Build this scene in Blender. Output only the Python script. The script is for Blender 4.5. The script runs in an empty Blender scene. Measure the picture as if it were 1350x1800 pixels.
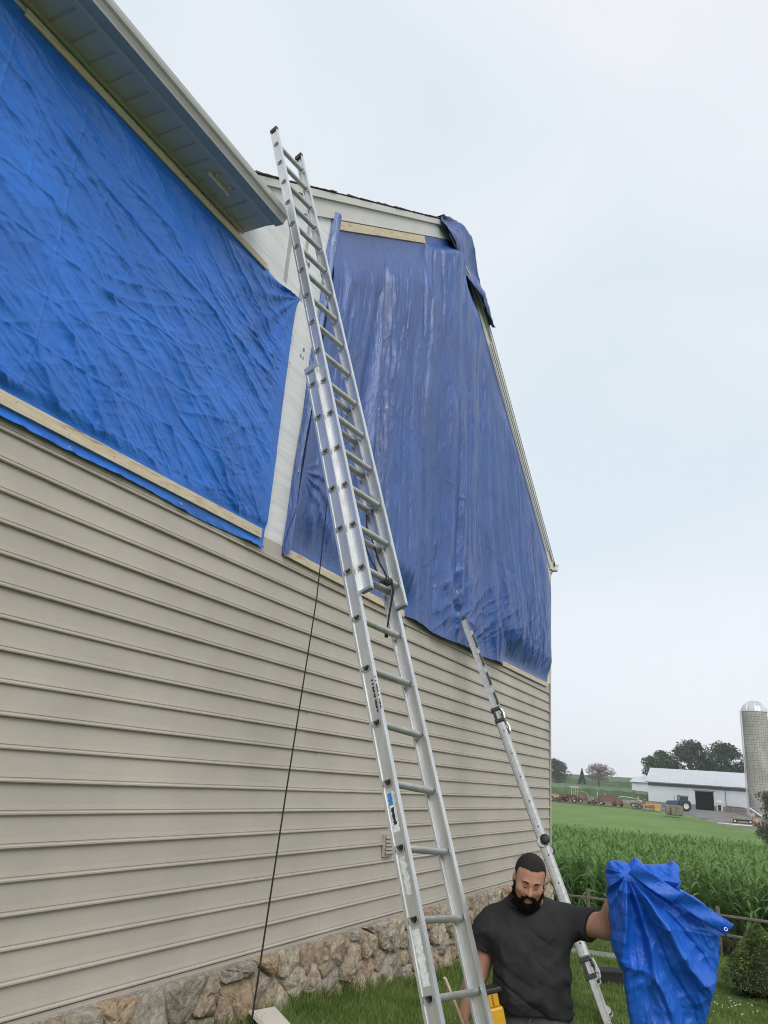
import bpy, math, random
import numpy as np
from mathutils import Vector, Matrix

random.seed(7)
rng = np.random.default_rng(11)
scene = bpy.context.scene
COL = scene.collection
rad = math.radians

# ------------------------------------------------------------------ camera
# camera stands at the origin, 2 m above the lawn; X runs along the house wall, the wall is the plane Y = WY
PITCH, ROLL, YAW = 0.332122, 0.0735286, 0.475479
FPX = 1342.84
Fv = Vector((math.cos(YAW) * math.cos(PITCH), math.sin(YAW) * math.cos(PITCH), math.sin(PITCH)))
R0 = Vector((math.sin(YAW), -math.cos(YAW), 0))
U0 = R0.cross(Fv)
Rv = R0 * math.cos(ROLL) + U0 * math.sin(ROLL)
Uv = U0 * math.cos(ROLL) - R0 * math.sin(ROLL)
cam = bpy.data.cameras.new('camera')
camo = bpy.data.objects.new('camera', cam)
COL.objects.link(camo)
cam.sensor_fit = 'VERTICAL'
cam.sensor_height = 36
cam.lens = 36 * FPX / 1800
cam.clip_start = 0.05
cam.clip_end = 6000
camo.matrix_world = Matrix(((Rv.x, Uv.x, -Fv.x, 0), (Rv.y, Uv.y, -Fv.y, 0), (Rv.z, Uv.z, -Fv.z, 0), (0, 0, 0, 1)))
scene.camera = camo

# ------------------------------------------------------------------ sky, sun, exposure
SUN_DIR = Vector((-0.62, -0.48, 0.64)).normalized()
world = bpy.data.worlds.new('World')
scene.world = world
world.use_nodes = True
nt = world.node_tree
nt.nodes.clear()
out = nt.nodes.new('ShaderNodeOutputWorld')
bg = nt.nodes.new('ShaderNodeBackground')
sky = nt.nodes.new('ShaderNodeTexSky')
sky.sky_type = 'NISHITA'
sky.sun_disc = False
sky.sun_elevation = math.asin(SUN_DIR.z)
sky.sun_rotation = math.atan2(SUN_DIR.x, SUN_DIR.y)
sky.air_density = 1.0
sky.dust_density = 2.0
tc = nt.nodes.new('ShaderNodeTexCoord')
mp = nt.nodes.new('ShaderNodeMapping')
mp.inputs['Scale'].default_value = (1.0, 1.0, 2.2)
nz = nt.nodes.new('ShaderNodeTexNoise')
nz.inputs['Scale'].default_value = 1.5
nz.inputs['Detail'].default_value = 6
nz.inputs['Roughness'].default_value = 0.42
nz.inputs['Distortion'].default_value = 0.5
rmp = nt.nodes.new('ShaderNodeValToRGB')
rmp.color_ramp.elements[0].position = 0.34
rmp.color_ramp.elements[0].color = (6.45, 7.2, 7.7, 1)
rmp.color_ramp.elements[1].position = 0.62
rmp.color_ramp.elements[1].color = (7.55, 7.72, 8.2, 1)
mx = nt.nodes.new('ShaderNodeMix')
mx.data_type = 'RGBA'
mx.inputs[0].default_value = 0.90          # a closed, thin overcast over the clear-sky dome
nt.links.new(tc.outputs['Generated'], mp.inputs['Vector'])
nt.links.new(mp.outputs['Vector'], nz.inputs['Vector'])
nt.links.new(nz.outputs['Fac'], rmp.inputs['Fac'])
nt.links.new(sky.outputs['Color'], mx.inputs[6])
nt.links.new(rmp.outputs['Color'], mx.inputs[7])
nt.links.new(mx.outputs[2], bg.inputs['Color'])
bg.inputs['Strength'].default_value = 0.1
nt.links.new(bg.outputs['Background'], out.inputs['Surface'])

sl = bpy.data.lights.new('sun', 'SUN')
sl.energy = 1.5
sl.angle = rad(38)
sl.color = (1.0, 0.97, 0.93)
slo = bpy.data.objects.new('sun', sl)
COL.objects.link(slo)
slo.rotation_euler = SUN_DIR.to_track_quat('Z', 'Y').to_euler()

scene.view_settings.view_transform = 'Standard'
scene.view_settings.look = 'None'
scene.view_settings.exposure = 0.32
scene.view_settings.gamma = 1.0
scene.view_settings.use_curve_mapping = False
scene.render.engine = 'CYCLES'
scene.cycles.use_denoising = True
scene.cycles.pixel_filter_type = 'BLACKMAN_HARRIS'
scene.cycles.filter_width = 1.05
scene.cycles.max_bounces = 6
scene.cycles.diffuse_bounces = 3
scene.cycles.glossy_bounces = 3
scene.cycles.transparent_max_bounces = 6
scene.cycles.volume_bounces = 0

# ------------------------------------------------------------------ helpers
WY = 3.967                      # the wall plane
CS = 0.178                      # siding exposure
def ray(x, y):
    return Fv * FPX + Rv * (x - 675) - Uv * (y - 900)
def onwall(x, y, off=0.0):
    d = ray(x, y)
    return d * ((WY - off) / d.y)
def atX(x, y, X):
    d = ray(x, y)
    return d * (X / d.x)

def _hash(ix, iy, seed):
    h = (ix.astype(np.int64) * 374761393 + iy.astype(np.int64) * 668265263 + seed * 982451653) & 0x7fffffff
    h = ((h ^ (h >> 13)) * 1274126177) & 0x7fffffff
    return ((h ^ (h >> 16)) & 0xffff) / 65535.0
def vn(x, y, seed=0):
    x = np.asarray(x, float); y = np.asarray(y, float)
    ix = np.floor(x); iy = np.floor(y)
    fx = x - ix; fy = y - iy
    fx = fx * fx * fx * (fx * (fx * 6 - 15) + 10); fy = fy * fy * fy * (fy * (fy * 6 - 15) + 10)
    a = _hash(ix, iy, seed); b = _hash(ix + 1, iy, seed); c = _hash(ix, iy + 1, seed); d = _hash(ix + 1, iy + 1, seed)
    return (a + (b - a) * fx) * (1 - fy) + (c + (d - c) * fx) * fy
def fbm(x, y, seed=0, o=4, g=0.5):
    s = 0; a = 1; t = 0
    for i in range(o):
        s = s + a * vn(x * 2 ** i + 17.3 * i, y * 2 ** i - 9.1 * i, seed + i); t += a; a *= g
    return s / t
def ridge(x, y, seed=0, o=3, p=1.6):
    s = 0; a = 1; t = 0
    for i in range(o):
        s = s + a * (1 - np.abs(2 * vn(x * 2 ** i, y * 2 ** i, seed + 7 * i) - 1)) ** p; t += a; a *= 0.5
    return s / t
def sstep(a, b, x):
    t = np.clip((np.asarray(x, float) - a) / (b - a), 0, 1)
    return t * t * (3 - 2 * t)

# ---- materials
MATS = {}
def M(name, col, rough=0.6, metal=0.0, var=0.0, vscale=4.0, bump=0.0, bscale=40.0, spec=0.5, rnd=0.0, stretch=None, col2=None, sss=0.0, detail=5.0, coat=0.0):
    if name in MATS:
        return MATS[name]
    m = bpy.data.materials.new(name)
    m.use_nodes = True
    n = m.node_tree.nodes; l = m.node_tree.links
    b = n['Principled BSDF']
    b.inputs['Roughness'].default_value = rough
    b.inputs['Metallic'].default_value = metal
    b.inputs['Specular IOR Level'].default_value = spec
    if coat:
        b.inputs['Coat Weight'].default_value = coat
    if sss:
        b.inputs['Subsurface Weight'].default_value = sss
        b.inputs['Subsurface Radius'].default_value = (0.01, 0.004, 0.002)
    c4 = (*col, 1)
    t = n.new('ShaderNodeTexCoord')
    mp_ = n.new('ShaderNodeMapping')
    if stretch:
        mp_.inputs['Scale'].default_value = stretch
    l.new(t.outputs['Object'], mp_.inputs['Vector'])
    src = None
    if var or col2:
        nz_ = n.new('ShaderNodeTexNoise')
        nz_.inputs['Scale'].default_value = vscale
        nz_.inputs['Detail'].default_value = detail
        nz_.inputs['Roughness'].default_value = 0.6
        l.new(mp_.outputs['Vector'], nz_.inputs['Vector'])
        r_ = n.new('ShaderNodeValToRGB')
        r_.color_ramp.elements[0].position = 0.32; r_.color_ramp.elements[1].position = 0.68
        if col2:
            r_.color_ramp.elements[0].color = c4; r_.color_ramp.elements[1].color = (*col2, 1)
        else:
            r_.color_ramp.elements[0].color = (*[x * (1 - var) for x in col], 1)
            r_.color_ramp.elements[1].color = (*[min(1, x * (1 + var)) for x in col], 1)
        l.new(nz_.outputs['Fac'], r_.inputs['Fac'])
        src = r_.outputs['Color']
    if rnd:
        oi = n.new('ShaderNodeObjectInfo')
        mr = n.new('ShaderNodeMapRange')
        mr.inputs['To Min'].default_value = 1 - rnd; mr.inputs['To Max'].default_value = 1 + rnd
        l.new(oi.outputs['Random'], mr.inputs['Value'])
        hs = n.new('ShaderNodeHueSaturation')
        l.new(mr.outputs['Result'], hs.inputs['Value'])
        if src is not None:
            l.new(src, hs.inputs['Color'])
        else:
            hs.inputs['Color'].default_value = c4
        src = hs.outputs['Color']
    if src is not None:
        l.new(src, b.inputs['Base Color'])
    else:
        b.inputs['Base Color'].default_value = c4
    if bump:
        bz = n.new('ShaderNodeTexNoise')
        bz.inputs['Scale'].default_value = bscale
        bz.inputs['Detail'].default_value = 4
        l.new(mp_.outputs['Vector'], bz.inputs['Vector'])
        bp = n.new('ShaderNodeBump')
        bp.inputs['Strength'].default_value = bump
        bp.inputs['Distance'].default_value = 0.02
        l.new(bz.outputs['Fac'], bp.inputs['Height'])
        l.new(bp.outputs['Normal'], b.inputs['Normal'])
    MATS[name] = m
    return m

# ---- mesh collection
class MB:
    def __init__(s):
        s.v = []; s.f = []
    def add(s, vs, fs):
        o = len(s.v)
        s.v.extend([tuple(p) for p in vs])
        s.f.extend([tuple(i + o for i in f) for f in fs])
        return s
    def box(s, c, a, b=None, d=None):
        """c centre; a,b,d half vectors (or a = half sizes)"""
        c = Vector(c)
        if b is None:
            a, b, d = Vector((a[0], 0, 0)), Vector((0, a[1], 0)), Vector((0, 0, a[2]))
        a, b, d = Vector(a), Vector(b), Vector(d)
        if a.cross(b).dot(d) < 0:
            a = -a
        vs = [c + i * a + j * b + k * d for k in (-1, 1) for j in (-1, 1) for i in (-1, 1)]
        return s.add(vs, [(0, 2, 3, 1), (4, 5, 7, 6), (0, 1, 5, 4), (2, 6, 7, 3), (0, 4, 6, 2), (1, 3, 7, 5)])
    def bbox(s, lo, hi):
        return s.box([(lo[i] + hi[i]) / 2 for i in range(3)], [(hi[i] - lo[i]) / 2 for i in range(3)])
    def tube(s, pts, r, n=8, cap=True):
        pts = [Vector(p) for p in pts]
        rs = r if isinstance(r, (list, tuple)) else [r] * len(pts)
        rings = []; prev = None
        for i, p in enumerate(pts):
            t = (pts[min(i + 1, len(pts) - 1)] - pts[max(i - 1, 0)])
            t = t.normalized() if t.length > 1e-9 else Vector((0, 0, 1))
            if prev is None:
                x = t.cross(Vector((0, 0, 1)))
                if x.length < 0.05:
                    x = t.cross(Vector((1, 0, 0)))
            else:
                x = prev - t * prev.dot(t)
            x.normalize(); prev = x
            y = t.cross(x)
            rings.append([p + (x * math.cos(2 * math.pi * k / n) + y * math.sin(2 * math.pi * k / n)) * rs[i] for k in range(n)])
        vs = [q for rg in rings for q in rg]
        fs = []
        for i in range(len(rings) - 1):
            for k in range(n):
                a = i * n + k; b = i * n + (k + 1) % n
                fs.append((a, b, b + n, a + n))
        if cap:
            fs.append(tuple(range(n - 1, -1, -1)))
            fs.append(tuple(range((len(rings) - 1) * n, len(rings) * n)))
        return s.add(vs, fs)
    def lathe(s, prof, n=24, M4=None):
        """prof: (r,z) list about z"""
        vs = []; fs = []
        for r, z in prof:
            for k in range(n):
                p = Vector((r * math.cos(2 * math.pi * k / n), r * math.sin(2 * math.pi * k / n), z))
                vs.append(M4 @ p if M4 else p)
        for i in range(len(prof) - 1):
            for k in range(n):
                a = i * n + k; b = i * n + (k + 1) % n
                fs.append((a, b, b + n, a + n))
        return s.add(vs, fs)
    def prism(s, poly, d):
        """poly: list of 3D points, extruded by vector d"""
        d = Vector(d); P = [Vector(p) for p in poly]; n = len(P)
        vs = P + [p + d for p in P]
        fs = [tuple(range(n - 1, -1, -1)), tuple(range(n, 2 * n))] + [(i, (i + 1) % n, (i + 1) % n + n, i + n) for i in range(n)]
        return s.add(vs, fs)
    def extr(s, prof, o, ux, uy, d0, d1, du):
        """2-D profile (closed) on axes ux,uy at o, extruded along du from d0 to d1"""
        o, ux, uy, du = Vector(o), Vector(ux), Vector(uy), Vector(du)
        return s.prism([o + ux * a + uy * b + du * d0 for a, b in prof], du * (d1 - d0))
    def mesh(s, name):
        me = bpy.data.meshes.new(name)
        me.from_pydata(s.v, [], s.f)
        me.update()
        return me
    def obj(s, name, mat, parent=None, smooth=False, bevel=0.0):
        o = link(name, s.mesh(name), mat, parent, smooth)
        if bevel:
            md = o.modifiers.new('bevel', 'BEVEL'); md.width = bevel; md.segments = 2; md.limit_method = 'ANGLE'
        return o
def link(name, me, mat, parent=None, smooth=False):
    if mat is not None and not me.materials:
        me.materials.append(mat)
    if smooth:
        me.polygons.foreach_set('use_smooth', np.ones(len(me.polygons), dtype=bool))
    o = bpy.data.objects.new(name, me)
    COL.objects.link(o)
    if parent is not None:
        o.parent = parent
    return o
def npmesh(name, V, Fc):
    """V (n,3) array, Fc (m,k) array"""
    V = np.asarray(V, np.float32); Fc = np.asarray(Fc, np.int32)
    me = bpy.data.meshes.new(name)
    me.vertices.add(len(V)); me.vertices.foreach_set('co', V.ravel())
    k = Fc.shape[1]
    me.loops.add(Fc.size); me.loops.foreach_set('vertex_index', Fc.ravel())
    me.polygons.add(len(Fc))
    me.polygons.foreach_set('loop_start', np.arange(0, Fc.size, k, dtype=np.int32))
    me.update(calc_edges=True)
    return me
def empty(name, loc=(0, 0, 0), rz=0.0):
    o = bpy.data.objects.new(name, None)
    o.empty_display_size = 0.2
    COL.objects.link(o)
    o.location = loc; o.rotation_euler = (0, 0, rz)
    return o
def tag(o, label, cat=None, group=None, kind=None):
    o['label'] = label
    if cat: o['category'] = cat
    if group: o['group'] = group
    if kind: o['kind'] = kind
    return o
def gridfaces(nu, nv, closed_u=False):
    i = np.arange(nu if closed_u else nu - 1); j = np.arange(nv - 1)
    I, J = np.meshgrid(i, j, indexing='ij')
    I2 = (I + 1) % nu
    return np.stack([I * nv + J, I2 * nv + J, I2 * nv + J + 1, I * nv + J + 1], -1).reshape(-1, 4)
def text_mesh(txt, size, bold=0.0):
    cu = bpy.data.curves.new('lettering', 'FONT')
    cu.body = txt; cu.size = size; cu.extrude = 0.0004; cu.offset = size * bold
    o = bpy.data.objects.new('lettering', cu)
    COL.objects.link(o)
    dg = bpy.context.evaluated_depsgraph_get()
    me = bpy.data.meshes.new_from_object(o.evaluated_get(dg))
    bpy.data.objects.remove(o)
    bpy.data.curves.remove(cu)
    me.materials.clear()
    return me
# ------------------------------------------------------------------ the land
PX = [-40, -10, 0, 4, 6.5, 9, 12.4, 14, 15.5, 17, 20, 40, 60, 80, 100, 130, 150, 165, 230, 330, 480, 620, 1000, 4500]
PZ = [-1.7, -1.85, -1.95, -2.02, -2.1, -2.25, -2.31, -2.37, -2.5, -2.7, -3.0, -4.1, -4.4, -4.3, -3.9, -3.0, -2.45, -2.2, -0.8, 2.3, 7.0, 7.5, 2.0, -5.0]
def ground(X, Y):
    X = np.asarray(X, float); Y = np.asarray(Y, float)
    z = np.interp(X, PX, PZ)
    z = 0.5 * z + 0.25 * np.interp(X - 1.5 - 0.06 * np.abs(X), PX, PZ) + 0.25 * np.interp(X + 1.5 + 0.06 * np.abs(X), PX, PZ)
    z = z + 0.075 * np.clip(Y - 1.2, -1.5, 2.9) * (1 - sstep(6.5, 10, X))
    z = z + (fbm(X * 0.35, Y * 0.35, 5) - 0.5) * 0.06
    z = z + (fbm(X * 0.02, Y * 0.02, 8) - 0.5) * 1.2 * sstep(40, 120, X)
    return z
gx = np.concatenate([np.linspace(-60, -4, 12), np.arange(-3, 22, 0.35), np.arange(22, 70, 1.2), np.geomspace(70, 4600, 110)])
gy = np.concatenate([-np.geomspace(3000, 16, 34), np.arange(-15, 9, 0.4), np.geomspace(9, 3000, 60)])
GX, GY = np.meshgrid(gx, gy, indexing='ij')
V = np.stack([GX, GY, ground(GX, GY)], -1).reshape(-1, 3)
me = npmesh('ground', V, gridfaces(len(gx), len(gy)))
# grass / crop colours by place: lawn, corn soil, hay field, farm yard, contour strips on the hill
gm = bpy.data.materials.new('ground_mat'); gm.use_nodes = True
n = gm.node_tree.nodes; l = gm.node_tree.links
b = n['Principled BSDF']; b.inputs['Roughness'].default_value = 0.95; b.inputs['Specular IOR Level'].default_value = 0.15
geo = n.new('ShaderNodeNewGeometry')
sx = n.new('ShaderNodeSeparateXYZ'); l.new(geo.outputs['Position'], sx.inputs[0])
def noise(scale, det=5, rough=0.6, vec=None):
    q = n.new('ShaderNodeTexNoise'); q.inputs['Scale'].default_value = scale; q.inputs['Detail'].default_value = det; q.inputs['Roughness'].default_value = rough
    l.new(vec or geo.outputs['Position'], q.inputs['Vector']); return q.outputs['Fac']
def ramp(fac, stops, interp='LINEAR'):
    q = n.new('ShaderNodeValToRGB'); q.color_ramp.interpolation = interp
    el = q.color_ramp.elements
    while len(el) < len(stops): el.new(0.5)
    for e, (p_, c_) in zip(el, stops):
        e.position = p_; e.color = (*c_, 1)
    l.new(fac, q.inputs['Fac']); return q.outputs['Color']
def mixc(fac, a, c_):
    q = n.new('ShaderNodeMix'); q.data_type = 'RGBA'
    l.new(fac, q.inputs[0]); l.new(a, q.inputs[6]); l.new(c_, q.inputs[7]); return q.outputs[2]
def math_(op, a, c_):
    q = n.new('ShaderNodeMath'); q.operation = op
    for i, t in enumerate((a, c_)):
        if isinstance(t, (int, float)): q.inputs[i].default_value = t
        else: l.new(t, q.inputs[i])
    return q.outputs[0]
lawn = ramp(noise(2.2), [(0.3, (0.055, 0.095, 0.02)), (0.55, (0.09, 0.14, 0.032)), (0.75, (0.15, 0.17, 0.055))])
fine = ramp(noise(60, 3), [(0.3, (0.55, 0.55, 0.55)), (0.7, (1.25, 1.25, 1.2))])
mm = n.new('ShaderNodeMix'); mm.data_type = 'RGBA'; mm.blend_type = 'MULTIPLY'; mm.inputs[0].default_value = 0.7
l.new(lawn, mm.inputs[6]); l.new(fine, mm.inputs[7]); lawn = mm.outputs[2]
hay = ramp(noise(0.09, 6), [(0.35, (0.07, 0.135, 0.035)), (0.65, (0.11, 0.18, 0.055))])
wob = math_('ADD', sx.outputs['X'], math_('MULTIPLY', math_('SUBTRACT', noise(0.05, 3), 0.5), 8.0))
fx = math_('DIVIDE', wob, 600.0)
strips = ramp(fx, [(0.0, (0.03, 0.03, 0.018)), (66 / 600, (0.15, 0.235, 0.075)), (138 / 600, (0.15, 0.23, 0.08)), (146 / 600, (0.15, 0.16, 0.075)), (172 / 600, (0.035, 0.06, 0.02)), (236 / 600, (0.13, 0.21, 0.07)), (240 / 600, (0.17, 0.18, 0.09)), (244 / 600, (0.11, 0.20, 0.065)), (330 / 600, (0.05, 0.10, 0.03))], 'CONSTANT')
mh = n.new('ShaderNodeMix'); mh.data_type = 'RGBA'; mh.blend_type = 'MULTIPLY'; mh.inputs[0].default_value = 1
hv = ramp(noise(0.12, 6, 0.7), [(0.3, (0.75, 0.78, 0.7)), (0.7, (1.15, 1.12, 1.05))])
l.new(strips, mh.inputs[6]); l.new(hv, mh.inputs[7])
soilf = ramp(math_('DIVIDE', wob, 60.0), [(0.0, (0, 0, 0)), (17.4 / 60, (0, 0, 0)), (18.4 / 60, (1, 1, 1))])
colr = mixc(soilf, lawn, mh.outputs[2])
l.new(colr, b.inputs['Base Color'])
bp = n.new('ShaderNodeBump'); bp.inputs['Strength'].default_value = 0.6; bp.inputs['Distance'].default_value = 0.05
l.new(noise(35, 4), bp.inputs['Height']); l.new(bp.outputs['Normal'], b.inputs['Normal'])
g = link('ground', me, gm, None, True)
tag(g, 'green sloping lawn and fields reaching to the hill', kind='structure')

# farm yard of packed gravel before the barn
def sheet(name, poly_fn, xs, ys, dz, mat, label):
    X, Y = np.meshgrid(xs, ys, indexing='ij')
    X, Y = poly_fn(X, Y)
    Z = ground(X, Y) + dz
    Z[0] -= 2 * dz; Z[-1] -= 2 * dz; Z[:, 0] -= 2 * dz; Z[:, -1] -= 2 * dz      # the edges dip into the turf
    V = np.stack([X, Y, Z], -1).reshape(-1, 3)
    o = link(name, npmesh(name, V, gridfaces(len(xs), len(ys))), mat, None, True)
    tag(o, label, kind='structure')
    return o
gravel = M('gravel', (0.17, 0.16, 0.15), 0.95, var=0.35, vscale=0.6, bump=0.4, bscale=6)
def yardfn(U, Vv):
    X = 118 + U * 47 + 34 * (1 - U) * sstep(4, 19, Vv) + np.sin(Vv * 0.4) * 1.2 * (1 - U)
    return X, Vv
sheet('farm_yard', yardfn, np.linspace(0, 1, 24), np.linspace(-14, 20.5, 40), 0.2, gravel, 'grey gravel farm yard in front of the white barn')
pathm = M('path_mat', (0.22, 0.215, 0.2), 0.95, var=0.25, vscale=5, bump=0.5, bscale=80)
def pathfn(U, Vv):
    return 13.55 + U * 0.75 + 0.10 * (Vv - 2.3) * -1.2 + 0.1 * np.sin(Vv * 1.3), Vv
sheet('path', pathfn, np.linspace(0, 1, 5), np.linspace(1.45, 9.0, 40), 0.02, pathm, 'narrow grey gravel path crossing the lawn')
# ------------------------------------------------------------------ the house
house = empty('house', (10.0, WY, -2.1))
HL = Vector((10.0, WY, -2.1))
def hobj(mb, name, mat, parent=None, **k):
    o = mb.obj(name, mat, parent or house, **k)
    o.matrix_parent_inverse = Matrix.Translation(-HL)
    return o
def hsub(o, parent):
    """child of a house part (the part itself sits at the house's origin offset)"""
    o.parent = parent
    o.matrix_parent_inverse = Matrix.Identity(4)
tag(house, 'beige vinyl-sided house with stone base and storm-damaged upper wall under tarps', 'house')

siding = M('vinyl_siding', (0.482, 0.428, 0.368), 0.5, var=0.07, vscale=1.3, bump=0.06, bscale=90, spec=0.35, rnd=0.03)
wrap = bpy.data.materials.new('foam_sheathing'); wrap.use_nodes = True
n = wrap.node_tree.nodes; l = wrap.node_tree.links
b = n['Principled BSDF']; b.inputs['Roughness'].default_value = 0.55
geo = n.new('ShaderNodeNewGeometry')
mp_ = n.new('ShaderNodeMapping'); mp_.inputs['Scale'].default_value = (0.8, 1, 9)
l.new(geo.outputs['Position'], mp_.inputs['Vector'])
q = n.new('ShaderNodeTexNoise'); q.inputs['Scale'].default_value = 1.6; q.inputs['Detail'].default_value = 7; q.inputs['Roughness'].default_value = 0.7
l.new(mp_.outputs['Vector'], q.inputs['Vector'])
r_ = n.new('ShaderNodeValToRGB')
r_.color_ramp.elements[0].position = 0.3; r_.color_ramp.elements[0].color = (0.68, 0.675, 0.67, 1)
r_.color_ramp.elements[1].position = 0.55; r_.color_ramp.elements[1].color = (0.82, 0.815, 0.81, 1)
l.new(q.outputs['Fac'], r_.inputs['Fac']); l.new(r_.outputs['Color'], b.inputs['Base Color'])
bp = n.new('ShaderNodeBump'); bp.inputs['Strength'].default_value = 0.35; bp.inputs['Distance'].default_value = 0.02
l.new(q.outputs['Fac'], bp.inputs['Height']); l.new(bp.outputs['Normal'], b.inputs['Normal'])

white_trim = M('white_trim', (0.62, 0.60, 0.565), 0.45, var=0.06, vscale=2, bump=0.03, bscale=30)
cream_trim = M('cream_trim', (0.55, 0.51, 0.44), 0.5, var=0.06, vscale=2)
soffit_m = M('soffit_vinyl', (0.60, 0.535, 0.49), 0.5, var=0.05, vscale=2, rnd=0.02)
gutter_m = M('gutter_metal', (0.44, 0.425, 0.40), 0.35, var=0.08, vscale=3, spec=0.6)
shingle_m = M('shingle', (0.10, 0.09, 0.085), 0.95, var=0.4, vscale=6, bump=0.5, bscale=60)
XL, XR = -7.0, 15.50

# sheathed wall above the siding, with the gable
PKX, PKZ, SL = 9.61, 8.68, 0.667           # peak of the shingle line, slope
def rakez(X): return PKZ - SL * abs(X - PKX)
EV = 4.567                                   # soffit level
mb = MB()
poly = [(XL, 1.86), (XR, 1.86), (XR, rakez(XR) - 0.18), (PKX, PKZ - 0.18), (3.7, rakez(3.7) - 0.18), (3.7, EV + 0.1), (XL, EV + 0.1)]
mb.prism([(x, WY, z) for x, z in poly], (0, 0.12, 0))
hobj(mb, 'sheathing_wall', wrap)
# seams of the foam boards
for xs, z0, z1 in ((5.49, 4.52, 5.55), (5.20, 4.55, 5.3), (6.71, 1.9, 6.2)):
    mb = MB().bbox((xs - 0.03, WY - 0.0015, z0), (xs + 0.03, WY + 0.01, z1))
    hobj(mb, 'seam_tape', M('seam_tape', (0.42, 0.41, 0.39), 0.4, var=0.15, vscale=8))
# printed marks on the sheathing
for tx, sz, X, Z in (('668', 0.085, 5.46, 4.98), ('R-3', 0.05, 5.60, 3.93), ('8', 0.06, 5.64, 4.02)):
    mt_ = text_mesh(tx, sz)
    o = link('print_mark', mt_, M('print_ink', (0.08, 0.08, 0.09), 0.6), house)
    o.matrix_parent_inverse = Matrix.Translation(-HL)
    o.location = (X, WY - 0.004, Z); o.rotation_euler = (rad(90), 0, 0)

# lower wall backing + siding boards
mb = MB().bbox((XL, WY + 0.004, -1.46), (XR, WY + 0.16, 1.86))
side_wall = hobj(mb, 'siding_wall', siding)
H0 = 9.987
LEN = 3.66
r2 = random.Random(3)
jn = 0
for i in range(19):
    z0 = (H0 - i) * CS
    top = min(z0 + CS + 0.004, 1.995)
    hgt = top - z0
    prof = [(0.004, 0.0), (-0.021, -0.002), (-0.026, 0.004), (-0.026, 0.013), (-0.022, 0.0175), (-0.011, 0.0190), (-0.011, 0.0245), (-0.0155, 0.028)]
    prof += [(-0.0135 + 0.0115 * (t / 5) , 0.028 + (hgt - 0.028) * t / 5) for t in range(1, 6)]
    x = XL + r2.uniform(-LEN, 0) * 0.9
    x = max(x, XL - LEN * 0.8)
    while x < XR:
        a, b_ = max(x, XL), min(x + LEN + 0.03, XR)
        if b_ - a > 0.05:
            jn += 1
            lift = 0.0032 * (jn % 2) + r2.uniform(0, 0.0008)
            mb = MB()
            nseg = 8; vs = []; fs = []
            wav = r2.uniform(0, 6)
            for k in range(nseg + 1):
                xx = a + (b_ - a) * k / nseg
                for (py, pz) in prof:
                    vs.append((xx, WY + py - lift - 0.0007 * math.sin(wav + xx * 1.9 + pz * 9), z0 + pz))
            m_ = len(prof)
            for k in range(nseg):
                for j in range(m_ - 1):
                    fs.append((k * m_ + j, (k + 1) * m_ + j, (k + 1) * m_ + j + 1, k * m_ + j + 1))
            fs.append(tuple(range(m_))); fs.append(tuple(reversed(range(nseg * m_, (nseg + 1) * m_))))
            mb.add(vs, fs)
            o = mb.obj('siding_board', siding, side_wall)
            o.matrix_parent_inverse = Matrix.Translation(-HL) @ Matrix.Translation(HL)
        x += LEN
# starter strip under the lowest board
hobj(MB().bbox((XL, WY - 0.013, -1.463), (XR, WY + 0.02, -1.436)), 'starter_strip', siding)
# corner post and channel at the far corner
hobj(MB().bbox((XR - 0.005, WY - 0.024, -1.47), (XR + 0.09, WY + 0.09, 4.35)), 'corner_trim', cream_trim, bevel=0.004)
hobj(MB().bbox((XR - 0.035, WY - 0.030, -1.47), (XR - 0.006, WY + 0.01, 1.99)), 'channel_trim', M('dark_channel', (0.20, 0.185, 0.16), 0.6))
# downspout beside the corner
dsp = [(XR + 0.33, WY + 0.02, 4.55), (XR + 0.33, WY + 0.02, 4.42), (XR + 0.14, WY + 0.05, 4.22), (XR + 0.14, WY + 0.05, -2.3)]
hobj(MB().tube(dsp, 0.035, 6), 'downspout', white_trim)
# return of the far wall (the side not seen)
hobj(MB().bbox((XR - 0.12, WY + 0.17, -2.6), (XR, 13.0, 4.55)), 'end_wall', siding)

# stone base: mortar bed and single stones (Voronoi fieldstone)
mort = M('mortar', (0.38, 0.355, 0.31), 0.95, var=0.25, vscale=9, bump=0.8, bscale=60)
mb = MB().bbox((1.0, WY - 0.024, -3.0), (XR + 0.02, WY + 0.16, -1.464))
stone_base = hobj(mb, 'stone_base', mort)
stm = bpy.data.materials.new('fieldstone'); stm.use_nodes = True
n = stm.node_tree.nodes; l = stm.node_tree.links
b = n['Principled BSDF']; b.inputs['Roughness'].default_value = 0.9; b.inputs['Specular IOR Level'].default_value = 0.25
oi = n.new('ShaderNodeObjectInfo')
cr = n.new('ShaderNodeValToRGB'); cr.color_ramp.interpolation = 'LINEAR'
stops = [(0.0, (0.40, 0.37, 0.325)), (0.22, (0.50, 0.445, 0.36)), (0.42, (0.47, 0.38, 0.28)), (0.55, (0.35, 0.33, 0.30)), (0.68, (0.50, 0.375, 0.25)), (0.84, (0.42, 0.315, 0.24)), (1.0, (0.56, 0.50, 0.40))]
el = cr.color_ramp.elements
while len(el) < len(stops): el.new(0.5)
for e, (p_, c_) in zip(el, stops): e.position = p_; e.color = (*c_, 1)
l.new(oi.outputs['Random'], cr.inputs['Fac'])
t = n.new('ShaderNodeTexCoord')
q = n.new('ShaderNodeTexNoise'); q.inputs['Scale'].default_value = 12; q.inputs['Detail'].default_value = 9; q.inputs['Roughness'].default_value = 0.75
l.new(t.outputs['Object'], q.inputs['Vector'])
r_ = n.new('ShaderNodeValToRGB')
r_.color_ramp.elements[0].position = 0.30; r_.color_ramp.elements[0].color = (0.42, 0.39, 0.36, 1)
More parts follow.
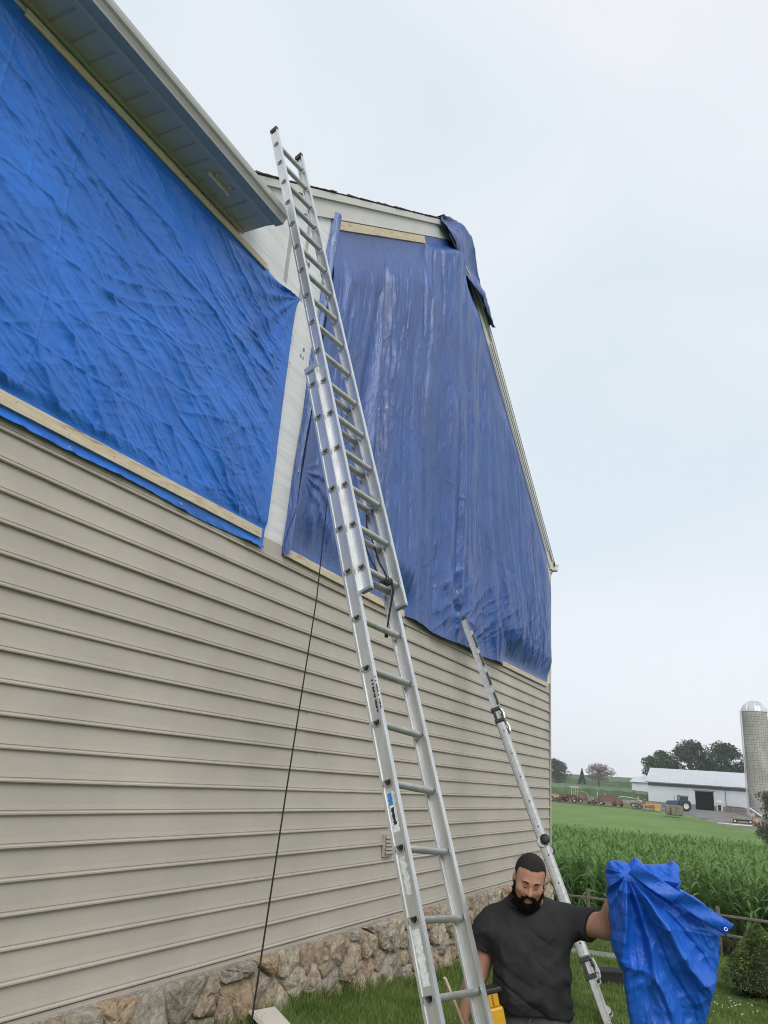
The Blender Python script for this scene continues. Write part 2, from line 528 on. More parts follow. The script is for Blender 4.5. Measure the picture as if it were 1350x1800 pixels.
r_.color_ramp.elements[1].position = 0.68; r_.color_ramp.elements[1].color = (1.4, 1.38, 1.33, 1)
l.new(q.outputs['Fac'], r_.inputs['Fac'])
mm = n.new('ShaderNodeMix'); mm.data_type = 'RGBA'; mm.blend_type = 'MULTIPLY'; mm.inputs[0].default_value = 1
l.new(cr.outputs['Color'], mm.inputs[6]); l.new(r_.outputs['Color'], mm.inputs[7]); l.new(mm.outputs[2], b.inputs['Base Color'])
q2 = n.new('ShaderNodeTexNoise'); q2.inputs['Scale'].default_value = 28; q2.inputs['Detail'].default_value = 8; q2.inputs['Roughness'].default_value = 0.7
l.new(t.outputs['Object'], q2.inputs['Vector'])
bp = n.new('ShaderNodeBump'); bp.inputs['Strength'].default_value = 1.0; bp.inputs['Distance'].default_value = 0.035
l.new(q2.outputs['Fac'], bp.inputs['Height']); l.new(bp.outputs['Normal'], b.inputs['Normal'])

def clip(poly, px, pz, nx, nz):
    out_ = []
    for i in range(len(poly)):
        a = poly[i]; c_ = poly[(i + 1) % len(poly)]
        da = (a[0] - px) * nx + (a[1] - pz) * nz; dc = (c_[0] - px) * nx + (c_[1] - pz) * nz
        if da <= 0: out_.append(a)
        if da * dc < 0:
            s_ = da / (da - dc); out_.append((a[0] + (c_[0] - a[0]) * s_, a[1] + (c_[1] - a[1]) * s_))
    return out_
r3 = random.Random(21)
SX0, SX1, SZ0, SZ1 = 1.6, XR + 0.02, -2.72, -1.468
pts = []
xx = SX0
tries = 0
while tries < 9000 and len(pts) < 262:
    tries += 1
    p = (r3.uniform(SX0, SX1), r3.uniform(SZ0, SZ1), r3.choice((0.10, 0.13, 0.17, 0.22, 0.29)))
    # the stones run a little wider than high
    if all(math.hypot((p[0] - q_[0]) * 0.8, (p[1] - q_[1]) * 1.15) > 0.5 * (p[2] + q_[2]) for q_ in pts):
        pts.append(p)
for i, p in enumerate(pts):
    cell = [(SX0, SZ0), (SX1, SZ0), (SX1, SZ1), (SX0, SZ1)]
    for j, q_ in enumerate(pts):
        if i == j: continue
        dx, dz = (q_[0] - p[0]) , (q_[1] - p[1])
        d_ = math.hypot(dx, dz)
        if d_ > 1.1: continue
        wgt = 0.5 + 0.25 * (p[2] - q_[2]) / d_
        wgt = min(max(wgt, 0.3), 0.7)
        cell = clip(cell, p[0] + dx * wgt - dx / d_ * 0.006, p[1] + dz * wgt - dz / d_ * 0.006, dx / d_, dz / d_)
        if len(cell) < 3: break
    if len(cell) < 3: continue
    ar = 0.5 * abs(sum(cell[k][0] * cell[(k + 1) % len(cell)][1] - cell[(k + 1) % len(cell)][0] * cell[k][1] for k in range(len(cell))))
    if ar < 0.004: continue
    cx = sum(a[0] for a in cell) / len(cell); cz = sum(a[1] for a in cell) / len(cell)
    if cz < -2.45 and cx < 10: pass
    # resample boundary at 18 points, roughen, corner-round
    N = 18
    per = [math.dist(cell[k], cell[(k + 1) % len(cell)]) for k in range(len(cell))]
    tot = sum(per); bpts = []
    for s_ in range(N):
        d_ = tot * s_ / N; k = 0
        while d_ > per[k]: d_ -= per[k]; k += 1
        a, c_ = cell[k], cell[(k + 1) % len(cell)]; f_ = d_ / per[k]
        bpts.append([a[0] + (c_[0] - a[0]) * f_, a[1] + (c_[1] - a[1]) * f_])
    for _ in range(1):
        bpts = [[(bpts[k - 1][c] + 5 * bpts[k][c] + bpts[(k + 1) % N][c]) / 7 + r3.uniform(-0.006, 0.006) for c in (0, 1)] for k in range(N)]
    depth = r3.uniform(0.05, 0.09) * min(1.2, 0.6 + ar * 8)
    tx, tz = r3.uniform(-0.25, 0.25), r3.uniform(-0.35, 0.2)
    vs = []; rings = [(1.0, 0.0), (0.99, 0.55), (0.94, 0.86), (0.72, 0.98), (0.38, 1.03)]
    for (sc, dp) in rings:
        for k, (bx_, bz_) in enumerate(bpts):
            jx = 1 + r3.uniform(-0.05, 0.05) if sc < 0.99 else 1
            x_ = cx + (bx_ - cx) * sc * jx; z_ = cz + (bz_ - cz) * sc * jx
            y_ = -dp * depth * (1 + r3.uniform(-0.16, 0.16)) - (tx * (x_ - cx) + tz * (z_ - cz)) * dp * 0.8
            vs.append((x_ - cx, min(y_, -0.001), z_ - cz))
    vs.append((0, -depth * 1.05, 0))
    fs = []
    for a in range(len(rings) - 1):
        for k in range(N):
            k2 = (k + 1) % N
            fs.append((a * N + k, a * N + k2, (a + 1) * N + k2, (a + 1) * N + k))
    L_ = (len(rings) - 1) * N
    for k in range(N): fs.append((L_ + k, L_ + (k + 1) % N, len(vs) - 1))
    o = MB().add(vs, fs).obj('stone', stm, stone_base, smooth=False)
    o.data.polygons.foreach_set('use_smooth', np.array([r3.random() < 0.35 for _ in fs], dtype=bool))
    o.location = (cx, WY - 0.010, cz)

# wing eave: soffit panels, fascia, gutter
OH = 0.33
SXE = 4.46
sof = hobj(MB().bbox((XL, WY - OH, EV + 0.012), (SXE, WY - 0.002, EV + 0.03)), 'soffit', soffit_m)
pw = 0.172
x = SXE
while x > -2.5:
    a, c_ = x - pw, x
    prof = [(0, 0), (0.004, 0), (0.010, 0.0105), (0.024, 0.0105), (0.030, 0), (pw - 0.0005, 0), (pw - 0.0005, 0.0115), (0, 0.0115)]
    mb = MB().extr(prof, (a, WY - OH + 0.035, EV), (1, 0, 0), (0, 0, 1), 0, OH - 0.075, (0, 1, 0))
    o = mb.obj('soffit_panel', soffit_m, sof)
    x -= pw
hobj(MB().bbox((XL, WY - 0.041, EV - 0.018), (SXE, WY - 0.022, EV + 0.011)), 'soffit_channel', soffit_m)
hobj(MB().bbox((XL, WY - OH + 0.002, EV - 0.004), (SXE, WY - OH + 0.034, EV + 0.011)), 'soffit_edge', soffit_m)
hobj(MB().bbox((XL, WY - OH - 0.022, EV - 0.006), (SXE + 0.005, WY - OH, EV + 0.19)), 'fascia', white_trim)
gp = [(0, 0), (-0.085, 0), (-0.092, 0.02), (-0.105, 0.045), (-0.122, 0.062), (-0.127, 0.085), (-0.127, 0.118), (-0.118, 0.124), (-0.112, 0.118), (-0.117, 0.112), (-0.117, 0.088), (-0.112, 0.07), (-0.097, 0.052), (-0.084, 0.025), (-0.078, 0.006), (0, 0.006)]
gut = hobj(MB().extr(gp, (0, WY - OH - 0.0235, EV - 0.002), (0, 1, 0), (0, 0, 1), XL, SXE + 0.03, (1, 0, 0)), 'gutter', gutter_m, smooth=False)
cap = [p for p in gp[:8]] + [(0, 0.12)]
o = MB().extr(cap, (0, WY - OH - 0.0235, EV - 0.002), (0, 1, 0), (0, 0, 1), SXE + 0.031, SXE + 0.036, (1, 0, 0)).obj('end_cap', gutter_m, gut)
# small mounting bracket of a missing floodlight on the soffit
mb = MB().bbox((3.72, 3.745, EV - 0.014), (3.98, 3.85, EV - 0.001))
br = hobj(mb, 'soffit_bracket', soffit_m, bevel=0.003)
MB().box((3.85, 3.742, EV - 0.03), (0.13, 0.006, 0.028)).obj('bracket_lip', soffit_m, br)
MB().tube([(3.78, 3.71, EV - 0.004), (3.78, 3.71, EV - 0.03)], 0.012, 8).obj('screw', soffit_m, br)
MB().tube([(3.93, 3.70, EV - 0.004), (3.93, 3.70, EV - 0.03)], 0.012, 8).obj('screw', soffit_m, br)

# rake boards (white aluminium) with a bead, shingle edge above
def rake(x0, x1, side):
    d = Vector((x1 - x0, 0, rakez(x1) - rakez(x0)))
    o = Vector((x0, 0, rakez(x0)))
    up = Vector((0, 0, 1))
    def strip(za, zb, ya, yb):
        P = [o + up * za + Vector((0, ya, 0)), o + d + up * za + Vector((0, ya, 0)), o + d + up * zb + Vector((0, ya, 0)), o + up * zb + Vector((0, ya, 0))]
        return MB().prism(P, (0, yb - ya, 0))
    hobj(strip(-0.345, -0.115, WY - 0.030, WY - 0.001), 'rake_board', white_trim)
    hobj(strip(-0.112, -0.022, WY - 0.062, WY - 0.001), 'rake_molding', white_trim)
rake(4.06, PKX - 0.001, -1)
rake(PKX + 0.001, XR + 0.16, 1)
# little vertical joint in the rake board
# roofs
def slab(name, quad, th, mat):
    mb = MB().prism(quad, (0, 0, -th))
    return hobj(mb, name, mat)
ry0, ry1 = WY - 0.055, 13.2
gr = slab('gable_roof', [(PKX, ry0, PKZ - 0.002), (PKX, ry1, PKZ - 0.002), (XR + 0.32, ry1, rakez(XR + 0.32) - 0.002), (XR + 0.32, ry0, rakez(XR + 0.32) - 0.002)], 0.016, shingle_m)
slab('gable_roof', [(3.5, ry0, rakez(3.5) - 0.002), (3.5, ry1, rakez(3.5) - 0.002), (PKX, ry1, PKZ - 0.002), (PKX, ry0, PKZ - 0.002)], 0.016, shingle_m)
wy0, wz0 = WY - OH - 0.07, EV + 0.13
slab('wing_roof', [(XL - 0.3, wy0, wz0 + 0.02), (SXE, wy0, wz0 + 0.02), (SXE, wy0 + 5.0, wz0 + 3.35), (XL - 0.3, wy0 + 5.0, wz0 + 3.35)], 0.02, shingle_m)
# ragged butt ends of the shingles along the rakes
mb = MB()
r4 = random.Random(9)
for sgn, xa, xb in ((-1, 3.6, PKX), (1, PKX, XR + 0.3)):
    x = xa
    while x < xb:
        st = r4.uniform(0.11, 0.16)
        x2 = min(x + st, xb)
        hh = r4.uniform(0.006, 0.022) if sgn < 0 else r4.uniform(0.003, 0.008); ov = r4.uniform(0.062, 0.085) if sgn < 0 else 0.066
        q0, q1 = Vector((x, WY - ov, rakez(x) - 0.004)), Vector((x2, WY - ov, rakez(x2) - 0.004))
        h0, h1 = (hh * 0.4, hh) if sgn > 0 else (hh, hh * 0.4)
        mb.prism([q0, q1, q1 + Vector((0, 0, h1)), q0 + Vector((0, 0, h0))], (0, 0.25, 0))
        x = x2
o = hobj(mb, 'rake_shingles', shingle_m); o['kind'] = 'stuff'
# gutter at the far eave
gz = rakez(XR + 0.32) - 0.10
gut2 = hobj(MB().extr([(-a * 1.5, b_ * 1.4) for a, b_ in gp], (XR + 0.16, 0, gz - 0.05), (1, 0, 0), (0, 0, 1), WY - 0.12, 13.0, (0, 1, 0)), 'gutter', white_trim)
hobj(MB().bbox((XR + 0.001, WY - 0.055, gz - 0.06), (XR + 0.155, 13.0, gz + 0.10)), 'eave_box', white_trim)
# louvred vent on the siding
vx, vz = 8.33, -0.72
vent_m = M('vent_beige', (0.36, 0.32, 0.275), 0.55, var=0.1, vscale=10)
vent = hobj(MB().bbox((vx - 0.115, WY - 0.045, vz - 0.115), (vx + 0.115, WY - 0.012, vz + 0.115)), 'wall_vent', vent_m, bevel=0.005)
for k in range(5):
    zc_ = vz - 0.08 + k * 0.038
    P = [(vx - 0.095, WY - 0.047, zc_ + 0.03), (vx + 0.095, WY - 0.047, zc_ + 0.03), (vx + 0.095, WY - 0.066, zc_), (vx - 0.095, WY - 0.066, zc_)]
    MB().prism(P, (0, 0.004, -0.004)).obj('louver', vent_m, vent)
# ------------------------------------------------------------------ tarpaulins nailed over the damaged wall
def tarp_mat(name, col, rough, weave=0.12, spec=0.5, fine=0.25, stretch=(1, 1, 1), ang=0.0, crease=9.0, coat=0.0):
    m = bpy.data.materials.new(name); m.use_nodes = True
    n = m.node_tree.nodes; l = m.node_tree.links
    b = n['Principled BSDF']
    b.inputs['Roughness'].default_value = rough
    b.inputs['Specular IOR Level'].default_value = spec
    b.inputs['Coat Weight'].default_value = coat; b.inputs['Coat Roughness'].default_value = 0.3; b.inputs['Coat IOR'].default_value = 1.6
    t = n.new('ShaderNodeTexCoord')
    q = n.new('ShaderNodeTexNoise'); q.inputs['Scale'].default_value = 1.7; q.inputs['Detail'].default_value = 5
    l.new(t.outputs['Object'], q.inputs['Vector'])
    r_ = n.new('ShaderNodeValToRGB')
    r_.color_ramp.elements[0].position = 0.3; r_.color_ramp.elements[0].color = (*[c * 0.85 for c in col], 1)
    r_.color_ramp.elements[1].position = 0.7; r_.color_ramp.elements[1].color = (*[min(1, c * 1.15) for c in col], 1)
    l.new(q.outputs['Fac'], r_.inputs['Fac']); l.new(r_.outputs['Color'], b.inputs['Base Color'])
    # creases at two scales + the woven scrim
    mr_ = n.new('ShaderNodeMapping'); mr_.inputs['Rotation'].default_value = (0, ang, 0)
    l.new(t.outputs['Object'], mr_.inputs['Vector'])
    mp_ = n.new('ShaderNodeMapping'); mp_.inputs['Scale'].default_value = stretch
    l.new(mr_.outputs['Vector'], mp_.inputs['Vector'])
    q1 = n.new('ShaderNodeTexNoise'); q1.inputs['Scale'].default_value = crease; q1.inputs['Detail'].default_value = 5; q1.inputs['Roughness'].default_value = 0.6; q1.inputs['Distortion'].default_value = 0.5
    l.new(mp_.outputs['Vector'], q1.inputs['Vector'])
    ab = n.new('ShaderNodeMath'); ab.operation = 'SUBTRACT'; ab.inputs[1].default_value = 0.5; l.new(q1.outputs['Fac'], ab.inputs[0])
    ab2 = n.new('ShaderNodeMath'); ab2.operation = 'ABSOLUTE'; l.new(ab.outputs[0], ab2.inputs[0])
    bp = n.new('ShaderNodeBump'); bp.inputs['Strength'].default_value = fine; bp.inputs['Distance'].default_value = 0.05; bp.invert = True
    l.new(ab2.outputs[0], bp.inputs['Height'])
    q2 = n.new('ShaderNodeTexNoise'); q2.inputs['Scale'].default_value = 160; q2.inputs['Detail'].default_value = 2
    l.new(t.outputs['Object'], q2.inputs['Vector'])
    bp2 = n.new('ShaderNodeBump'); bp2.inputs['Strength'].default_value = weave; bp2.inputs['Distance'].default_value = 0.004
    l.new(q2.outputs['Fac'], bp2.inputs['Height']); l.new(bp.outputs['Normal'], bp2.inputs['Normal'])
    l.new(bp2.outputs['Normal'], b.inputs['Normal'])
    return m
blue = tarp_mat('blue_tarp', (0.018, 0.155, 0.60), 0.36, spec=0.5, fine=0.30, stretch=(0.5, 1, 1.2), ang=rad(-30), crease=14)
navy = tarp_mat('navy_tarp', (0.016, 0.076, 0.30), 0.35, spec=1.0, stretch=(1.6, 1.6, 0.3), fine=0.55, crease=11)
grommet_m = M('grommet_metal', (0.5, 0.5, 0.48), 0.45, 1.0)

def seglen(P, A, B):
    """distance of points P (..,2) from segment AB and parameter"""
    A = np.array(A, float); B = np.array(B, float)
    d = B - A; t = np.clip(((P - A) @ d) / (d @ d), 0, 1)
    return np.linalg.norm(P - (A + t[..., None] * d), axis=-1), t

def cloth_obj(name, X, Z, off, mat, hem=0.0):
    nu, nv = X.shape
    V = np.stack([X, WY - off, Z], -1).reshape(-1, 3)
    o = link(name, npmesh(name, V, gridfaces(nu, nv)[:, ::1]), mat, None, True)
    return o

# ---- left tarp, bright blue, under the eave
nu, nv = 640, 350
s = np.linspace(0, 1, nu)[:, None]; t = np.linspace(0, 1, nv)[None, :]
Xa = 0.4
xr = 5.355 + 0.062 * np.exp(-(1 - t) * 2.64 / 0.10) + 0.006 * np.sin(t * 9) + 0.02 * (t - 0.5)
X = Xa + (xr - Xa) * s + 0 * t
zb = 1.835 + 0.008 * np.sin(X * 2.3) + 0.006 * np.sin(X * 5.1 + 1)
zt = 4.485 - 0.02 * np.sin(np.clip((X - 4.85) / 0.55, 0, 1) * np.pi) * 2.0
Z = zb + (zt - zb) * t
P = np.stack([X, Z], -1)
def rot(X, Z, a): return X * math.cos(a) + Z * math.sin(a), -X * math.sin(a) + Z * math.cos(a)
wx = X + 0.08 * (fbm(X * 0.8, Z * 0.8, 3) - 0.5) * 2; wz = Z + 0.12 * (fbm(X * 0.9 + 5, Z * 0.9, 4) - 0.5) * 2
a1, b1 = rot(wx, wz, rad(-30)); a2, b2 = rot(wx, wz, rad(-12)); a3, b3 = rot(wx, wz, rad(-50)); a4, b4 = rot(wx, wz, rad(24))
md_ = 0.35 + 1.1 * fbm(X * 0.9, Z * 0.9, 9)
w = 0.060 * (fbm(a1 * 0.35, b1 * 1.3, 21, 3) - 0.5)                              # slack between the pulls
w += 0.036 * (ridge(a1 * 0.20, b1 * 2.1, 31, 3, 5.0) - 0.15) * md_               # long sharp drag creases
w += 0.018 * (ridge(a1 * 0.45, b1 * 5.5, 33, 3, 4.0) - 0.2) * md_
w += 0.022 * (ridge(a2 * 0.30, b2 * 3.8, 47, 3, 5.0) - 0.15) * sstep(2.3, 3.6, Z)
w += 0.038 * (ridge(a3 * 0.30, b3 * 3.2, 53, 3, 5.0) - 0.15) * (1 - sstep(2.1, 3.2, Z))
w += 0.007 * (ridge(a4 * 1.6, b4 * 7.0, 57, 2, 3.0) - 0.2)
w += 0.0050 * (ridge(wx * 8.0, wz * 9.0, 61, 2, 2.0) - 0.3) * (0.2 + 1.2 * fbm(X * 1.5, Z * 1.5, 62))
cx, cz = 5.417, 4.477
r_ = np.hypot(X - cx, Z - cz); th = np.arctan2(Z - cz, X - cx); th = np.where(th > 0.5, th - 2 * np.pi, th)
w += 0.030 * np.exp(-r_ / 0.8) * (np.abs(np.sin(th * 9 + 1.2 * fbm(X * 3, Z * 3, 5))) ** 3 - 0.4) * sstep(0.02, 0.12, r_)
# square packing creases
for k, xc in enumerate(np.arange(0.55, 5.3, 0.305)):
    w += (0.0040 if k % 2 else 0.0028) * np.exp(-((X - xc - 0.015 * np.sin(Z * 2 + xc)) / 0.007) ** 2) * (0.5 + 0.9 * vn(Z * 1.7, X * 0 + k, 14))
for k, zc_ in enumerate((2.12, 2.42, 2.74, 3.06, 3.38, 3.70, 4.02)):
    w += 0.0035 * np.exp(-((Z - zc_ - 0.02 * np.sin(X * 1.2 + k)) / 0.007) ** 2) * (0.3 + 1.1 * vn(X * 1.3, Z * 0 + k, 15))
edge = sstep(0.0, 0.30, xr - X) * 0.85 + 0.15
off = 0.045 + 1.3 * w * edge
# hem at the right, flattened against battens
off += 0.007 * sstep(5.20, 5.215, X) * (1 - sstep(5.25, 5.26, X))
flat = np.maximum(1 - sstep(0.055, 0.14, np.abs(Z - 1.955)), (1 - sstep(0.05, 0.14, np.abs(Z - 4.465))) * (1 - sstep(4.84, 4.95, X)))
off = off * (1 - flat) + 0.026 * flat
off = np.maximum(off, 0.006 + 0.018 * (Z < 1.99))
tarpL = cloth_obj('blue_tarp', X, Z, off, blue)
tag(tarpL, 'bright blue tarp stretched under the dark soffit, held by a long wood strip', 'tarp', 'blue tarps covering the wall')
def ring(c, r0, r1, nrm, parent, name='grommet'):
    nrm = Vector(nrm).normalized(); q_ = nrm.to_track_quat('Z', 'Y').to_matrix().to_4x4()
    M4 = Matrix.Translation(Vector(c)) @ q_
    prof = [(r0 + (r1 - r0) * (0.5 + 0.5 * math.cos(a)), 0.4 * (r1 - r0) * math.sin(a)) for a in np.linspace(0, 2 * math.pi, 9)]
    return MB().lathe(prof, 16, M4).obj(name, grommet_m, parent, smooth=True)
for gx_ in (5.33, 4.22, 3.13):
    ring((gx_, WY - 0.047, 1.858), 0.005, 0.011, (0, -1, 0), tarpL)
# loops of cord along its right hem
for gz_ in (3.72, 4.02):
    MB().tube([(5.39 + 0.022 * math.cos(a), WY - 0.03, gz_ + 0.03 * math.sin(a)) for a in np.linspace(0, 6.28, 13)], 0.003, 5).obj('cord_loop', M('pale_cord', (0.5, 0.5, 0.48), 0.7), tarpL)

# ---- right tarp, navy, over the gable
nu, nv = 760, 520
s = np.linspace(0, 1, nu)[:, None]; t = np.linspace(0, 1, nv)[None, :]
X0 = 5.667 + (5.946 - 5.667) * np.clip((t * 1.0), 0, 1) ** 1.0
X1 = 15.22
X = X0 + (X1 - X0) * s
ztop = np.minimum(PKZ - SL * np.abs(X - PKX) - 0.36, 8.2)
ztop = np.where(X > PKX, PKZ - SL * np.abs(X - PKX) - 0.36 + 0.12 * sstep(10.9, 11.4, X), ztop)
ztop = np.maximum(ztop, 2.2)
zbot = 1.86 + 0.012 * np.sin(X * 1.7) - 0.05 * np.exp(-((X - 9.4) / 0.6) ** 2) - 0.03 * np.exp(-((X - 11.2) / 0.6) ** 2) + 0.02 * sstep(12.2, 15, X)
zbot = np.where(X < 8.35, 1.865, zbot)
Z = zbot + (ztop - zbot) * t
wx = X + 0.20 * (fbm(X * 0.55, Z * 0.35, 13, 2) - 0.5) * 2
lean = -0.20 * sstep(8.0, 13.5, X)
hx = wx - lean * (Z - 5.0)
md_ = 0.35 + 1.0 * fbm(X * 0.7, Z * 0.45, 15)
w = 0.22 * (fbm(hx * 1.1, Z * 0.16, 24, 3) - 0.5)
w += 0.10 * (ridge(hx * 1.9, Z * 0.14 + 3, 71, 2, 1.5) - 0.45) * md_              # tall narrow pleats
w += 0.060 * (ridge(hx * 4.6, Z * 0.26, 81, 2, 1.5) - 0.4) * md_ + 0.03 * (ridge(hx * 2.6, Z * 0.25, 82, 3, 5.0) - 0.15) - 0.055 * (ridge(hx * 1.6 + 4, Z * 0.22, 83, 2, 6.0) - 0.1)
w += 0.022 * (ridge(hx * 8.0, Z * 0.5, 85, 2, 3.0) - 0.25) * (0.2 + 1.3 * fbm(X * 1.1, Z * 0.9, 22))
a4, b4 = rot(wx, Z, rad(62)); a5, b5 = rot(wx, Z, rad(-66))
w += 0.009 * (ridge(a4 * 0.6, b4 * 3.4, 87, 2, 4.5) - 0.15) + 0.009 * (ridge(a5 * 0.6, b5 * 3.4, 88, 2, 4.5) - 0.15)
# gathered pleats fanning below the upper batten
d_, tt = seglen(np.stack([X, Z], -1), (7.12, 6.45), (7.30, 3.0))
xa = X - 7.12 - 0.18 * tt
fan = 0.35 + tt
w += sstep(0, 0.25, tt) * sstep(2.6, 3.8, Z) * (0.05 * np.exp(-((xa + 0.20 * fan) / 0.06) ** 2) + 0.06 * np.exp(-((xa - 0.13 * fan) / 0.04) ** 2) + 0.04 * np.exp(-((xa - 0.30 * fan) / 0.04) ** 2) - 0.085 * np.exp(-((xa + 0.03 * fan) / 0.085) ** 2) - 0.05 * np.exp(-((xa - 0.21 * fan) / 0.03) ** 2)) * (1 - sstep(6.0, 6.35, Z))
# the loose sheet bellies a little towards its lower right
w += 0.07 * np.exp(-((X - 13.4) / 1.8) ** 2 - ((Z - 3.0) / 1.2) ** 2)
# crumpled folds low down
low = 1 - sstep(2.2, 3.4, Z)
a2, b2 = rot(wx, Z, rad(30))
w += 0.060 * (ridge(a2 * 0.4, b2 * 2.3, 91, 3, 4.0) - 0.2) * low * sstep(8.2, 9.5, X)
a6, b6 = rot(wx, Z, rad(118))
w += 0.080 * (ridge(a6 * 0.35, b6 * 1.9, 95, 3, 3.0) - 0.25) * (1 - sstep(2.4, 4.2, Z)) * sstep(10.6, 12.4, X)
lx, lz = 10.25, 2.2
r_ = np.hypot((X - lx), (Z - lz)); th = np.arctan2(Z - lz, X - lx)
w += 0.040 * np.exp(-r_ / 0.8) * (np.abs(np.sin(th * 6 + 2 * fbm(X * 1.2, Z * 1.2, 19))) ** 2 - 0.5) * sstep(0.05, 0.4, r_)
cx, cz = 5.70, 2.72
r_ = np.hypot(X - cx, Z - cz); th = np.arctan2(Z - cz, X - cx)
w += 0.032 * np.exp(-r_ / 0.8) * (np.abs(np.sin(th * 8)) ** 3 - 0.4) * sstep(0.03, 0.2, r_) * (1 - sstep(cz, cz + 0.3, Z))
for k, xc in enumerate(np.arange(6.2, 15.2, 0.305)):
    w += (0.007 if k % 2 else 0.004) * np.exp(-((X - xc - 0.02 * np.sin(Z)) / 0.011) ** 2)
d_, tt = seglen(np.stack([X, Z], -1), (7.3, 4.35), (12.6, 3.35))
w += 0.004 * np.exp(-(d_ / 0.02) ** 2)
off = 0.105 + w * (0.25 + 0.75 * sstep(0, 0.35, X - X0)) * (0.25 + 0.75 * sstep(0, 0.9, X1 - X)) * (0.4 + 0.6 * sstep(0, 0.35, Z - zbot))
flatb = (1 - sstep(0.05, 0.55, np.abs(Z - 1.91))) * np.maximum(1 - sstep(8.3, 8.7, X), sstep(11.9, 12.5, X))
flatt = (1 - sstep(0.13, 0.80, np.abs(ztop - Z - 0.07))) * (1 - sstep(8.3, 8.5, X))
flatr = np.where(X > PKX, 1 - sstep(0.08, 0.9, ztop - Z), 1 - sstep(0.08, 0.3, ztop - Z))
fl = np.clip(np.maximum(np.maximum(flatb, flatt), flatr), 0, 1)
off = off * (1 - fl) + 0.024 * fl
off = np.maximum(off, 0.008 + 0.02 * (Z < 1.995))
tarpR = cloth_obj('blue_tarp', X, Z, off, navy)
tag(tarpR, 'dull navy blue tarp hanging in tall pleats over the gable', 'tarp', 'blue tarps covering the wall')
# loose flap of the same sheet thrown over the peak and down the far rake
nu, nv = 130, 50
s = np.linspace(0, 1, nu)[:, None]; t = np.linspace(0, 1, nv)[None, :]
xx = 8.70 + (11.15 - 8.70) * s + 0 * t
peak = PKZ - SL * np.abs(xx - PKX)
peak = np.where(np.abs(xx - PKX) < 0.25, PKZ - SL * 0.25 * 0.6 - SL * 0.4 * np.abs(xx - PKX), peak)
down = np.interp(xx, [8.7, 9.0, 9.6, 10.2, 10.7, 11.15], [0.14, 0.28, 0.72, 0.50, 0.24, 0.10]) * (1 + 0.2 * (vn(s * 9, 0 * s, 4) - 0.5))
upr = 0.5
ww = t * 1.5
yy = np.where(t < 0.33, WY + 0.45 - t / 0.33 * 0.56, WY - 0.11 - 0.02 * np.sin(t * 9))
zz = np.where(t < 0.33, peak + 0.035, peak + 0.035 - (t - 0.33) / 0.67 * down * 1.15)
yy = yy - 0.05 * (ridge(xx * 3.0, ww * 1.5, 101, 3, 1.7) - 0.4) - 0.03 * np.sin(t * 7 + xx * 5) - 0.05 * sstep(10.1, 10.6, xx) * sstep(0.4, 1, t)
zz = zz + 0.05 * (ridge(xx * 2.6, ww * 2.2, 103, 3, 1.7) - 0.4) + 0.06 * np.exp(-((xx - 10.0) / 0.14) ** 2) * (1 - t)
V = np.stack([xx + 0.02 * np.sin(t * 11), yy, zz], -1).reshape(-1, 3)
o = link('loose_flap', npmesh('loose_flap', V, gridfaces(nu, nv)), navy, tarpR, True)
md = o.modifiers.new('thickness', 'SOLIDIFY'); md.thickness = 0.0015
# dark turned-back edge down the tarp's left side
nv = 90
t = np.linspace(0, 1, nv)
V = []
for k in range(7):
    u_ = k / 6
    V.append(np.stack([5.667 + 0.279 * t + 0.03 - 0.085 * u_ * (0.3 + 0.7 * t) + 0.008 * np.sin(t * 21), WY - 0.075 * (1 - u_) ** 0.6 - 0.006 - 0.02 * np.sin(u_ * 3.1) - 0.006 * np.sin(t * 17 + u_ * 3), 1.86 + (5.94 - 1.86) * t + 0.02 * u_], -1))
V = np.concatenate(V)
o = link('folded_edge', npmesh('folded_edge', V, gridfaces(7, nv)), navy, tarpR, True)
for gz_ in (5.56, 4.27, 2.72):
    ring((5.72 + 0.0683 * (gz_ - 1.86) - 0.05, WY - 0.068, gz_), 0.008, 0.018, (0, -1, 0), tarpR)

# ---- wood battens
pine = bpy.data.materials.new('pine'); pine.use_nodes = True
n = pine.node_tree.nodes; l = pine.node_tree.links
b = n['Principled BSDF']; b.inputs['Roughness'].default_value = 0.75
t_ = n.new('ShaderNodeTexCoord'); mp_ = n.new('ShaderNodeMapping'); mp_.inputs['Scale'].default_value = (1.6, 12, 16)
l.new(t_.outputs['Object'], mp_.inputs['Vector'])
q = n.new('ShaderNodeTexNoise'); q.inputs['Scale'].default_value = 2.2; q.inputs['Detail'].default_value = 7; q.inputs['Distortion'].default_value = 1.6
l.new(mp_.outputs['Vector'], q.inputs['Vector'])
r_ = n.new('ShaderNodeValToRGB')
r_.color_ramp.elements[0].position = 0.27; r_.color_ramp.elements[0].color = (0.30, 0.20, 0.11, 1)
e = r_.color_ramp.elements.new(0.42); e.color = (0.60, 0.49, 0.34, 1)
r_.color_ramp.elements[2].position = 0.7; r_.color_ramp.elements[2].color = (0.70, 0.61, 0.47, 1)
l.new(q.outputs['Fac'], r_.inputs['Fac']); l.new(r_.outputs['Color'], b.inputs['Base Color'])
nail_m = M('nail_head', (0.18, 0.17, 0.16), 0.4, 0.8)
